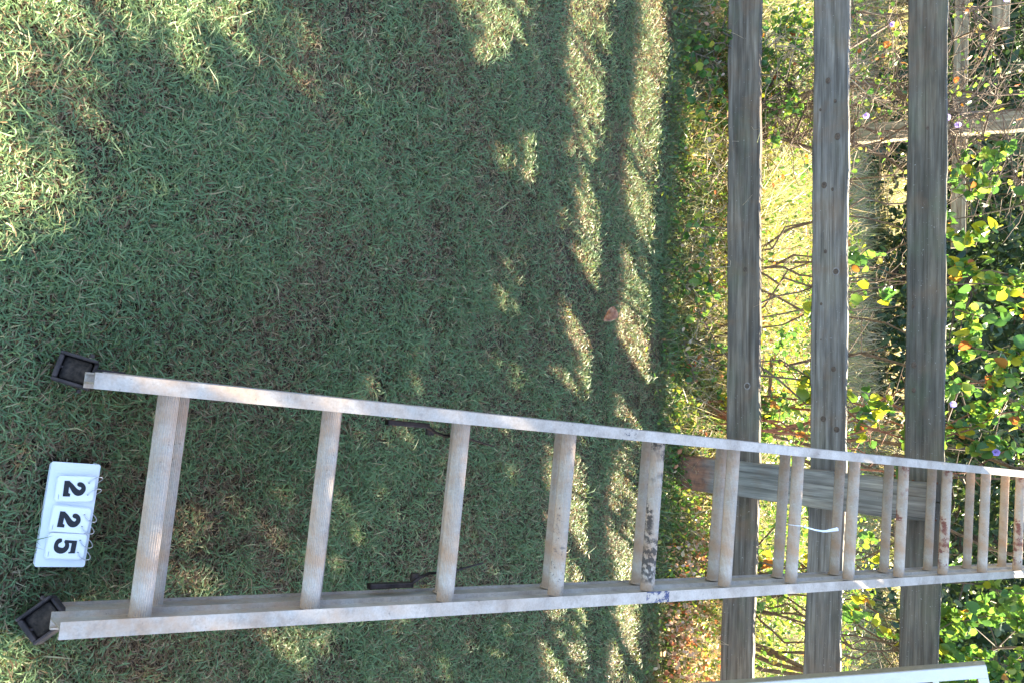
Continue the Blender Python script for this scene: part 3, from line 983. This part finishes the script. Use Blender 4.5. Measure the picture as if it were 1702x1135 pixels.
# ---------------------------------------------------------------- leaves
def heart(L, W, fold=0.25, droop=0.25):
    outline = [(0.0, 0.02), (0.10, -0.06), (0.30, -0.04), (0.46, 0.16), (0.50, 0.38), (0.42, 0.62), (0.24, 0.84), (0.0, 1.0)]
    V = [(0, y * L, 0) for y in (0.02, 0.34, 0.66, 1.0)]
    V = [(0, y, -droop * y * y / max(L, 1e-6)) for (_, y, _) in V]
    F = []
    for sg in (1, -1):
        k = len(V)
        for x, y in outline[1:-1]:
            V.append((sg * x * W, y * L, abs(x) * W * fold - droop * (y * L) ** 2 / L))
        ids = [k + i for i in range(6)]
        fs = [(0, ids[0], ids[1], ids[2]), (0, ids[2], ids[3], 1), (1, ids[3], ids[4], 2), (2, ids[4], ids[5], 3)]
        F += [f if sg > 0 else f[::-1] for f in fs]
    return V, F
def leafobj_mesh(name, L, W, mat, fold=0.25, droop=0.25):
    V, F = heart(L, W, fold, droop)
    return mesh_from(name, V, F, mat, True)

def foliage_np(name, C_, size, mat, tint, parent, updir=0.35, aspect=0.8, shape='heart', kind='stuff', normal=None):
    """many leaves in one mesh: each 6 verts, 4 faces (folded diamond)"""
    n = len(C_)
    a = RNG.normal(0, 1, (n, 3))
    a[:, 2] -= 0.5
    a /= np.linalg.norm(a, axis=1)[:, None]
    b = RNG.normal(0, 1, (n, 3))
    b[:, 2] += updir * 0.3
    b -= a * (a * b).sum(1)[:, None]
    b /= np.linalg.norm(b, axis=1)[:, None]
    c = np.cross(a, b)
    s = size[:, None]
    w = s * aspect * 0.5
    V = np.empty((n, 8, 3), np.float32)
    V[:, 0] = C_ - a * s * 0.5
    V[:, 1] = C_ - a * s * 0.30 + b * w * 0.85 + c * s * 0.07
    V[:, 2] = C_ + a * s * 0.08 + b * w + c * s * 0.10
    V[:, 3] = C_ + a * s * 0.36 + b * w * 0.5 + c * s * 0.03
    V[:, 4] = C_ + a * s * 0.5 - c * s * 0.06
    V[:, 5] = C_ + a * s * 0.36 - b * w * 0.5 + c * s * 0.03
    V[:, 6] = C_ + a * s * 0.08 - b * w + c * s * 0.10
    V[:, 7] = C_ - a * s * 0.30 - b * w * 0.85 + c * s * 0.07
    k = np.arange(n)[:, None] * 8
    F1 = k + np.array([[0, 1, 2, 4]])
    F2 = k + np.array([[0, 4, 6, 7]])
    F3 = k + np.array([[2, 3, 4]])
    F4 = k + np.array([[4, 5, 6]])
    me = mesh_np(name, V.reshape(-1, 3), [F1, F2, F3, F4], mat, np.concatenate([tint] * 4), smooth=True)
    return link(name, me, parent, kind=kind)

LEAFMESH = {}
for key, mt in (('g', M_LEAF_G), ('y', M_LEAF_Y), ('r', M_LEAF_R)):
    for q, (L_, W_) in enumerate(((0.052, 0.050), (0.042, 0.036), (0.034, 0.032))):
        LEAFMESH[key, q] = leafobj_mesh('leaf', L_, W_, mt, 0.25 + 0.1 * q, 0.2)

def near_ladder(p, pad=0.03):
    q = w2l(p)
    return abs(q.x) < 0.215 + pad and -0.14 - pad < q.z < 0.34

def wiggle(p0, p1, n, amp, rs):
    p0, p1 = Vector(p0), Vector(p1)
    pts = []
    off = Vector((0, 0, 0))
    for i in range(n + 1):
        t = i / n
        off += Vector((rs.gauss(0, 1), rs.gauss(0, 1), rs.gauss(0, 1))) * amp / math.sqrt(n)
        env = math.sin(math.pi * t)
        pts.append(p0.lerp(p1, t) + off * env)
    return pts

def flower(center, parent, rs, r=0.016, nrm=(0, -1, 0.2)):
    V, F = [], []
    nn = 15
    nrm = Vector(nrm).normalized()
    a = nrm.cross(Vector((0, 0, 1))).normalized()
    b = nrm.cross(a)
    rings = [(0.0, -0.9), (0.25, -0.75), (0.5, -0.25), (0.85, 0.0), (1.0, -0.02)]
    V.append(tuple(Vector(center) + nrm * r * -0.9))
    for rr, h in rings[1:]:
        for j in range(nn):
            t = 2 * math.pi * j / nn
            q = rr * (1 + (0.06 * math.cos(5 * t) if rr > 0.8 else 0))
            V.append(tuple(Vector(center) + (a * math.cos(t) + b * math.sin(t)) * r * q + nrm * r * h))
    F += [(0, 1 + j, 1 + (j + 1) % nn) for j in range(nn)]
    for k in range(3):
        F += [(1 + k * nn + j, 1 + k * nn + (j + 1) % nn, 1 + (k + 1) * nn + (j + 1) % nn, 1 + (k + 1) * nn + j) for j in range(nn)]
    return link('flower', mesh_from('flower', V, F, M_PETAL, True), parent)

def shrub(name, label, cat, group, base, targets, nleaf, nparts, seed, lscale=1.0, leaf_size=(0.03, 0.05), colors=(0.75, 0.2, 0.05), twigs=3, rad=0.006, bark=None,
          spread=0.10, flowers=(), tint_lo=0.0, tint_hi=0.9, zleaf=-1.0, visz=1.42, amp=0.12):
    """stems from the base through targets, side twigs, leaves set along the twigs; biggest leaves are parts"""
    rs = random.Random(seed)
    t = thing(name, label, cat, loc=base, group=group)
    base = Vector(base)
    bark = bark or M_BARK

    def back(p):
        # growth stays behind the boards, it does not pass through them
        if p.z > 0.15 and p.y < 3.885:
            p.y = 3.885 + rs.uniform(0, 0.04)
        return p
    pts_all = []
    for ti, tg in enumerate(targets):
        mb = MB()
        tg = Vector(tg)
        b0 = base + Vector((rs.uniform(-0.08, 0.08), rs.uniform(-0.05, 0.05), 0))
        n = max(6, int((tg - b0).length / 0.09))
        P = [back(p) for p in wiggle(b0, tg, n, amp, rs)]
        mb.tube([p - base for p in P], [rad * (1 - 0.75 * i / n) + 0.0008 for i in range(n + 1)], 5)
        for i in range(2, n + 1):
            for q in range(twigs):
                if rs.random() < 0.25:
                    continue
                d = Vector((rs.gauss(0, 1), rs.gauss(0, 0.8), rs.gauss(0.15, 0.8)))
                d.normalize()
                ln = rs.uniform(0.4, 1.2) * spread
                T = [back(p) for p in wiggle(P[i], P[i] + d * ln, 4, 0.02, rs)]
                mb.tube([p - base for p in T], [0.0018, 0.0016, 0.0014, 0.0011, 0.0007], 4)
                for w in range(1, 5):
                    if T[w].z > zleaf:
                        pts_all.append((T[w], i / n))
        mb.build('stem', bark, t)
    if not pts_all:
        return t
    LV = []
    for i in range(nleaf):
        p, _ = rs.choice(pts_all)
        LV.append(p + Vector((rs.gauss(0, 1), rs.gauss(0, 1), rs.gauss(0, 1))) * 0.014)
    # the ones that show largest in the photo become parts of their own
    LV = [p for p in LV if not near_ladder(p) and (p.y > 3.87 or p.z < 0.17)]
    LV.sort(key=lambda p: (p.z > visz) * 10 + p.y)
    nparts = min(nparts, len(LV))
    for p in LV[:nparts]:
        r = rs.random()
        key = 'g' if r < colors[0] else ('y' if r < colors[0] + colors[1] else 'r')
        o = link('leaf', LEAFMESH[key, rs.randrange(3)], t, p - base)
        o.rotation_euler = (R(rs.uniform(-110, -10)), R(rs.uniform(-50, 50)), R(rs.uniform(0, 360)))
        s = rs.uniform(0.7, 1.15) * lscale
        o.scale = (s, s, s)
    rest = LV[nparts:]
    if rest:
        C_ = np.array([tuple(p - base) for p in rest])
        foliage_np('foliage', C_, RNG.uniform(leaf_size[0], leaf_size[1], len(C_)) * lscale, M_VINE, RNG.uniform(tint_lo, tint_hi, len(C_)), t)
    for fc in flowers:
        flower(Vector(fc) - base, t, rs, rs.uniform(0.012, 0.017), (rs.uniform(-0.3, 0.3), -1, rs.uniform(-0.1, 0.4)))
    return t

GV = 'leafy vines and shrubs behind the fence'
shrub('heart_leaved_shrub', 'young shrub with large round leaves between the middle and top boards', 'shrub', GV, (0.0, 3.97, -0.01),
      [(-0.40, 3.93, 0.80), (-0.26, 3.92, 0.76), (-0.30, 3.94, 0.93), (-0.20, 3.93, 0.88), (0.22, 3.93, 0.88), (0.30, 3.95, 0.74), (0.16, 3.95, 0.66)], 210, 150, 3, zleaf=0.5, colors=(0.66, 0.28, 0.06), twigs=1, spread=0.09,
      flowers=[(0.192, 3.90, 1.085)])
shrub('bramble_bush', 'bushy green and yellow vine above the top board beside the bare twigs', 'shrub', GV, (-0.42, 4.15, -0.01),
      [(-0.80, 4.05, 1.22), (-0.62, 4.0, 1.34), (-0.45, 3.98, 1.14), (-0.28, 3.98, 1.3), (-0.15, 3.96, 1.2), (-0.30, 4.0, 1.5), (-0.02, 3.98, 1.38)], 620, 170, 5, zleaf=0.98, colors=(0.6, 0.34, 0.06), twigs=2, spread=0.12)
shrub('bramble_bush', 'thick vine with reddish stems above the top board just left of the ladder', 'shrub', GV, (0.30, 3.97, -0.01),
      [(0.12, 3.95, 1.3), (0.28, 3.94, 1.17), (0.42, 3.95, 1.38), (0.36, 3.98, 1.28), (0.10, 3.96, 1.2), (0.2, 3.98, 1.42), (0.50, 3.92, 0.95)], 460, 150, 8, zleaf=0.92, colors=(0.66, 0.28, 0.06), twigs=2, spread=0.11, bark=M_BARK_RED,
      flowers=[(0.37, 3.90, 1.24)])
shrub('bramble_bush', 'sunlit yellow green shrub between middle and top boards right of the ladder', 'shrub', GV, (1.08, 4.02, -0.01),
      [(0.86, 3.99, 0.66), (0.98, 3.99, 0.80), (1.12, 3.99, 0.72), (1.2, 4.0, 0.85), (0.80, 4.0, 0.86), (1.3, 4.0, 0.62), (1.05, 4.0, 0.9)], 330, 130, 13, colors=(0.42, 0.45, 0.13), twigs=2, spread=0.09)
shrub('bramble_bush', 'dark green leafy vine above the top board right of the ladder', 'shrub', GV, (1.15, 4.15, -0.01),
      [(0.82, 4.08, 1.16), (0.95, 4.1, 1.34), (1.1, 4.08, 1.1), (1.25, 4.1, 1.3), (1.4, 4.1, 1.15), (1.05, 4.15, 1.42), (1.5, 4.15, 1.35), (1.22, 4.05, 1.05)], 900, 170, 17, zleaf=0.95, colors=(0.78, 0.17, 0.05), twigs=3, spread=0.12)
shrub('twiggy_shrub', 'nearly bare brown shrub with violet flowers above the top board at far left', 'shrub', GV, (-1.05, 4.2, -0.01),
      [(-1.45, 4.1, 1.30), (-1.3, 4.15, 1.42), (-1.15, 4.1, 1.2), (-1.0, 4.2, 1.4), (-0.85, 4.1, 1.25), (-0.7, 4.15, 1.1), (-1.5, 4.15, 1.05), (-1.2, 4.1, 0.95), (-0.95, 4.1, 1.02), (-0.6, 4.1, 1.3), (-1.35, 4.3, 1.15)], 300, 30, 23, 0.6, zleaf=0.7,
      colors=(0.55, 0.37, 0.08), twigs=13, spread=0.26, rad=0.008, tint_lo=0.3, tint_hi=1.0, amp=0.3,
      flowers=[(-1.44, 4.0, 1.22), (-0.98, 3.98, 1.02), (-0.92, 3.99, 0.985), (-0.95, 4.0, 1.06), (-0.90, 4.0, 0.97)])
shrub('twiggy_shrub', 'tangle of dry stems and small leaves between the middle and top boards at far left', 'shrub', GV, (-1.25, 4.12, -0.01),
      [(-1.5, 4.0, 0.62), (-1.3, 4.0, 0.8), (-1.15, 4.05, 0.7), (-1.0, 4.0, 0.86), (-1.4, 4.05, 0.5), (-0.9, 4.1, 0.65)], 520, 40, 29, 0.6, colors=(0.5, 0.35, 0.15), twigs=9, spread=0.20, rad=0.005, tint_lo=0.1, tint_hi=1.0, bark=M_BARK_PALE,
      flowers=[(-1.40, 3.98, 0.80), (-1.02, 3.98, 0.705)])
shrub('low_vine', 'low leafy vine growing under the lowest board at the left end of the fence', 'vine', GV, (-1.28, 3.78, -0.03),
      [(-1.5, 3.72, 0.12), (-1.35, 3.7, 0.18), (-1.2, 3.7, 0.10), (-1.1, 3.74, 0.16), (-1.0, 3.7, 0.08), (-1.45, 3.93, 0.4), (-1.2, 3.95, 0.45)], 520, 60, 31, 0.7, colors=(0.75, 0.2, 0.05), twigs=3, spread=0.09, rad=0.003)
shrub('low_vine', 'low vine with broad shaded green leaves under the lowest board midway along the fence', 'vine', GV, (-0.22, 3.78, -0.03),
      [(-0.45, 3.7, 0.10), (-0.3, 3.68, 0.14), (-0.15, 3.68, 0.10), (0.0, 3.7, 0.14), (0.15, 3.7, 0.08), (-0.25, 3.75, 0.12), (0.1, 3.72, 0.10)], 240, 60, 37, 0.75, colors=(0.86, 0.1, 0.04), twigs=3, spread=0.08, rad=0.003)
shrub('bramble_bush', 'leafy weedy bush seen between the lowest and middle boards just left of the ladder', 'shrub', GV, (0.30, 4.05, -0.01),
      [(0.1, 4.0, 0.45), (0.25, 3.98, 0.38), (0.4, 4.0, 0.5), (0.5, 4.0, 0.4), (0.2, 4.0, 0.52), (0.35, 4.02, 0.3), (0.0, 4.05, 0.35)], 800, 60, 41, 0.65, colors=(0.55, 0.33, 0.12), twigs=3, spread=0.10, rad=0.004)
shrub('bramble_bush', 'green leafy weedy bush between the lowest and middle boards at far left', 'shrub', GV, (-1.2, 4.12, -0.01),
      [(-1.5, 4.0, 0.42), (-1.35, 4.0, 0.5), (-1.15, 4.0, 0.38), (-1.0, 4.0, 0.48), (-0.95, 4.05, 0.3), (-1.25, 4.1, 0.55)], 900, 60, 43, 0.65, colors=(0.72, 0.2, 0.08), twigs=3, spread=0.11, rad=0.004)

# tall hedge plants whose upper growth is above the picture: their shade falls across the lawn
def hedge(base, x0, x1, z0, zt, n, seed, label):
    rs = random.Random(seed)
    t = thing('hedge_shrub', label, 'shrub', loc=base, group='tall hedge shrubs behind the fence')
    b = Vector(base)
    mb = MB()
    for k in range(5):
        tx = x0 + (x1 - x0) * (k + 0.5) / 5
        P = wiggle(b, (tx, b.y + rs.uniform(-0.2, 0.2), zt(tx) - 0.15), 14, 0.25, rs)
        mb.tube([p - b for p in P], [0.012 * (1 - 0.7 * i / 14) for i in range(15)], 6)
        for i in range(4, 15):
            for _ in range(3):
                d = Vector((rs.gauss(0, 1), rs.gauss(0, 0.6), rs.gauss(0.3, 0.7))).normalized() * rs.uniform(0.1, 0.3)
                mb.tube([P[i] - b, P[i] + d * 0.5 - b, P[i] + d - b], [0.003, 0.002, 0.001], 4)
    mb.build('stem', M_BARK, t)
    C_ = []
    while len(C_) < n:
        x = rs.uniform(x0, x1)
        z1 = zt(x) + rs.gauss(0, 0.03)
        z = rs.uniform(z0(x), max(z0(x) + 0.02, z1))
        if near_ladder((x, b.y, z)):
            continue
        C_.append((x - b.x, rs.gauss(0, 0.09), z - b.z))
    C_ = np.array(C_)
    foliage_np('foliage', C_, RNG.uniform(0.04, 0.075, n), M_VINE, RNG.uniform(0, 0.8, n), t)
def ztop(x):
    return float(np.interp(x, [-2.0, 0.0, 0.5, 0.9, 1.3, 1.56, 1.70, 1.80, 1.9, 1.99, 2.08, 2.15, 2.22, 2.39, 2.51, 2.7, 3.0, 3.6, 5.0], [1.45, 1.5, 1.85, 2.12, 2.18, 2.17, 2.26, 2.36, 2.43, 2.47, 2.53, 2.52, 2.47, 2.50, 2.57, 2.9, 3.4, 4.0, 4.4]))
hedge((0.42, 4.30, -0.01), 0.25, 0.95, lambda x: 1.70 + 0.14 * math.sin(11 * x), ztop, 1000, 51, 'hedge shrub whose leafy top stands over the fence behind the ladder')
hedge((1.45, 4.28, -0.01), 0.9, 1.95, lambda x: 1.62 - 0.25 * min(1, max(0, (x - 1.0) / 0.7)), ztop, 2300, 52, 'hedge shrub with the taller top right of the ladder over the fence')
hedge((2.4, 4.3, -0.01), 1.9, 2.95, lambda x: 1.30, ztop, 3600, 53, 'very tall hedge shrub at the right, beyond the white frame')
hedge((3.6, 4.35, -0.01), 2.9, 4.4, lambda x: 0.9, ztop, 5200, 54, 'very tall hedge shrub farthest right along the fence')

# ---------------------------------------------------------------- weeds under and behind the fence (nobody could count them)
def weeds():
    n = 13000
    X = RNG.uniform(-2.4, 2.6, n)
    Y = 3.60 + 0.26 * vnoise(X, X * 0, 3.1, 5) + np.abs(RNG.normal(0, 1, n)) * 0.30
    H = (0.04 + (0.20 + 0.12 * np.clip(X, 0, 1)) * vnoise(X, Y, 2.2, 4) ** 1.2) * np.clip((Y - 3.58) / 0.38, 0.12, 1.0)
    Z = RNG.uniform(0, 1, n) ** 0.8 * H
    front = RNG.uniform(0, 1, n) < 0.14
    Y = np.where(front, 3.68 - np.abs(RNG.normal(0, 0.13, n)), Y)
    Z = np.where(front, RNG.uniform(0.0, 0.035, n), Z)
    tint = np.clip(RNG.beta(1.6, 1.6, n) * 0.75 + 0.25 * vnoise(X, Y, 1.7, 8) + np.where((X > 0.7) & (RNG.uniform(0, 1, n) < 0.35), 0.3, 0), 0, 1)
    C_ = np.stack([X, Y, Z], 1)
    o = foliage_np('weeds', C_, RNG.uniform(0.011, 0.027, n), M_WEED, tint, None, aspect=0.55)
    o['label'] = 'low mixed weeds with small green, yellow and red leaves along the fence foot'
    o['category'] = 'weeds'
    n = 42000
    X = RNG.uniform(-2.6, 2.8, n)
    Y = 3.50 + np.abs(RNG.normal(0, 1, n)) * 0.36
    L = RNG.uniform(0.02, 0.085, n) * (0.6 + 0.9 * vnoise(X, Y, 4, 21))
    blades('verge_grass', X, Y, np.full(n, -0.028) + RNG.uniform(0, 0.02, n), L, RNG.uniform(0.0018, 0.0038, n), np.where(RNG.uniform(0, 1, n) < 0.25, RNG.uniform(0, 0.27, n), RNG.uniform(0.3, 0.96, n)), M_GRASS, (15, 80), 0.7,
           'uncut ragged green grass along the foot of the fence', 'grass')
    n = 15000
    X = RNG.uniform(-2.4, 2.6, n)
    Y = 3.66 + np.abs(RNG.normal(0, 1, n)) * 0.40
    L = RNG.uniform(0.06, 0.30, n) * np.clip((Y - 3.52) / 0.3, 0.25, 1)
    t2 = RNG.uniform(0, 1, n)
    blades('weed_grass', X, Y, np.full(n, -0.03), L, RNG.uniform(0.002, 0.0045, n), t2, M_MEADOW, (30, 85), 0.7,
           'taller uncut grass stalks mixed into the weeds along the fence', 'grass')
    n = 2600
    X = np.where(RNG.uniform(0, 1, n) < 0.85, RNG.uniform(0.85, 2.4, n), RNG.uniform(-2.2, 2.0, n))
    Y = 3.58 + np.abs(RNG.normal(0, 1, n)) * 0.42 + RNG.normal(0, 0.06, n)
    Z = RNG.uniform(0.0, 0.10, n) + 0.05 * vnoise(X, Y, 5, 2)
    o = foliage_np('leaf_litter', np.stack([X, Y, Z], 1), RNG.uniform(0.012, 0.032, n), M_LITTER, RNG.uniform(0, 1, n), None, aspect=0.6)
    o['label'] = 'dry curled orange, pink and tan fallen leaves caught in the weeds under the fence'
    o['category'] = 'fallen leaves'
    # thin dead stalks
    mb = MB()
    rs = random.Random(99)
    for k in range(900):
        x, y = rs.uniform(-2.2, 2.4), 3.68 + abs(rs.gauss(0, 0.6))
        L = rs.uniform(0.1, 0.45)
        if y < 3.9:
            L *= 0.35
        d = Vector((rs.gauss(0, 0.8), rs.gauss(0, 0.6), rs.uniform(0.2, 1.2))).normalized()
        p0 = Vector((x, y, 0.0 + rs.uniform(0, 0.1)))
        mb.tube(wiggle(p0, p0 + d * L, 4, 0.04, rs), [0.0016, 0.0014, 0.0012, 0.001, 0.0006], 4, cap=False)
    mb.build('dead_stalks', M_BARK_PALE, None, label='thin pale dead stalks sticking out of the weeds along the fence', cat='stalks', kind='stuff')
    n = 26000
    X = RNG.uniform(-3.2, 3.2, n)
    Y = 4.05 + 2.8 * RNG.uniform(0, 1, n) ** 1.3
    H = 0.10 + 0.42 * vnoise(X, Y, 1.6, 14)
    o = foliage_np('field_weeds', np.stack([X, Y, RNG.uniform(0, 1, n) * H], 1), RNG.uniform(0.014, 0.036, n), M_WEED, np.clip(RNG.beta(1.4, 1.2, n) * 0.8 + 0.35 * (vnoise(X, Y, 1.3, 15) - 0.3), 0, 1), None, aspect=0.55)
    o['label'] = 'tangle of small sunlit weeds in the field just behind the fence'
    o['category'] = 'weeds'
weeds()

def tussock(x, y, L, n, seed, label):
    rs = np.random.default_rng(seed)
    t = thing('grass_tussock', label, 'grass tuft', loc=(x, y, -0.02), group='tall grass tussocks behind the fence')
    az = rs.uniform(0, 2 * np.pi, n)
    r = np.abs(rs.normal(0, 0.07, n))
    o = blades('blades', r * np.cos(az), r * np.sin(az), np.zeros(n), rs.uniform(0.5, 1.0, n) * L, rs.uniform(0.003, 0.0065, n), rs.uniform(0.3, 1.0, n), M_MEADOW, (40, 85), 0.8, azim=az, parent=t)
    del o['kind']
for i, (x, y, L, lab) in enumerate(((-0.62, 4.25, 0.62, 'tall arching sunlit grass tuft between the lowest and middle boards'), (-0.40, 4.35, 0.55, 'bright yellow green grass tuft beside the young round leaved shrub'),
                                    (0.75, 4.2, 0.45, 'grass tuft right behind the ladder and fence post'), (1.25, 4.25, 0.4, 'small grass tuft behind the white frame'), (-0.85, 4.6, 0.6, 'tall grass tuft in front of the lit back post'))):
    tussock(x, y, L, 260, 60 + i, lab)

def meadow():
    n = 60000
    u = RNG.uniform(0, 1, n)
    Y = 4.1 + 9.0 * u ** 1.5
    X = RNG.uniform(-1, 1, n) * (0.62 * Y + 0.6)
    L = RNG.uniform(0.08, 0.34, n) * (0.5 + vnoise(X, Y, 0.9, 6))
    tint = np.clip(0.15 + 0.7 * vnoise(X, Y, 0.8, 7) + RNG.normal(0, 0.2, n), 0, 1)
    blades('meadow_grass', X, Y, np.full(n, -0.03), L, RNG.uniform(0.003, 0.006, n) * (0.6 + Y / 7), tint, M_MEADOW, (30, 88), 0.6,
           'tan and yellow green uncut meadow grass stretching behind the fence', 'grass')
meadow()

# ---------------------------------------------------------------- dark evergreen thicket beyond the meadow
def evergreen(x, y, h, r, seed, label):
    rs = random.Random(seed)
    t = thing('evergreen_tree', label, 'tree', loc=(x, y, -0.03), group='dark evergreens beyond the meadow')
    mb = MB()
    mb.tube(wiggle((0, 0, 0), (0, 0, h * 0.9), 8, 0.15, rs), [0.07 * (1 - 0.8 * i / 8) for i in range(9)], 8)
    for k in range(16):
        z = h * rs.uniform(0.1, 0.85)
        a = rs.uniform(0, 6.28)
        q = r * (1 - 0.6 * z / h) * 0.8
        mb.tube([(0, 0, z), (math.cos(a) * q * 0.5, math.sin(a) * q * 0.5, z + 0.1), (math.cos(a) * q, math.sin(a) * q, z + 0.05)], [0.02, 0.012, 0.005], 5)
    mb.build('trunk', M_BARK, t)
    n = 4600
    g = np.random.default_rng(seed)
    K = 46
    ca = g.uniform(0, 6.28, K)
    cz_ = g.uniform(0.03, 0.95, K) * h
    cr = r * (1.05 - 0.75 * cz_ / h) * g.uniform(0.35, 1.0, K)
    cc_ = np.stack([np.cos(ca) * cr, np.sin(ca) * cr, cz_], 1)
    ii = g.integers(0, K, n)
    P_ = cc_[ii] + g.normal(0, 0.16, (n, 3))
    P_[:, 2] = np.maximum(P_[:, 2], 0.02)
    foliage_np('crown', P_, g.uniform(0.05, 0.12, n), M_DARK, g.uniform(0, 1, n), t, aspect=0.5, kind=None)
k = 0
for (x, y, h, r) in ((-6.6, 10.5, 3.4, 1.1), (-4.9, 9.6, 2.6, 1.0), (-3.4, 9.0, 2.7, 1.0), (-2.0, 8.6, 2.3, 0.9), (-0.75, 8.9, 2.4, 0.9), (0.5, 9.3, 2.5, 0.95), (1.8, 9.6, 2.6, 1.0), (3.2, 10.4, 2.9, 1.1),
                     (4.8, 11.0, 3.0, 1.1), (6.5, 12.0, 3.2, 1.3), (-8.4, 12.0, 3.3, 1.3), (8.6, 13.0, 3.3, 1.4)):
    lab = ['shaggy dark evergreen far left beyond the meadow', 'broad dark evergreen second from far left beyond the meadow', 'dark evergreen behind the bare twigs left of the lit back post', 'low dark evergreen straight behind the lit back post',
           'dark evergreen behind the gap in the twigs right of the back post', 'dark evergreen behind the round leaved shrub', 'dark evergreen seen behind the ladder top', 'dark evergreen right behind the white frame',
           'taller evergreen farther right beyond the meadow', 'wide evergreen at the far right beyond the meadow', 'outermost evergreen on the left, partly outside the picture', 'outermost evergreen on the right, outside the picture'][k]
    evergreen(x, y, h, r, 300 + k, lab)
    k += 1
# distant woodland closing the view
def wood():
    n = 26000
    X = RNG.uniform(-30, 30, n)
    Y = 15 + RNG.uniform(0, 4, n) + 1.5 * np.sin(X * 0.3)
    hz = 3.4 + 1.2 * vnoise(X, Y * 0, 0.35, 3)
    Z = RNG.uniform(0, 1, n) * hz
    o = foliage_np('distant_wood', np.stack([X, Y, Z], 1), RNG.uniform(0.2, 0.42, n), M_DARK, RNG.uniform(0, 1, n), None)
    o['label'] = 'distant dark wood closing the view beyond the meadow'
    o['category'] = 'wood'
wood()
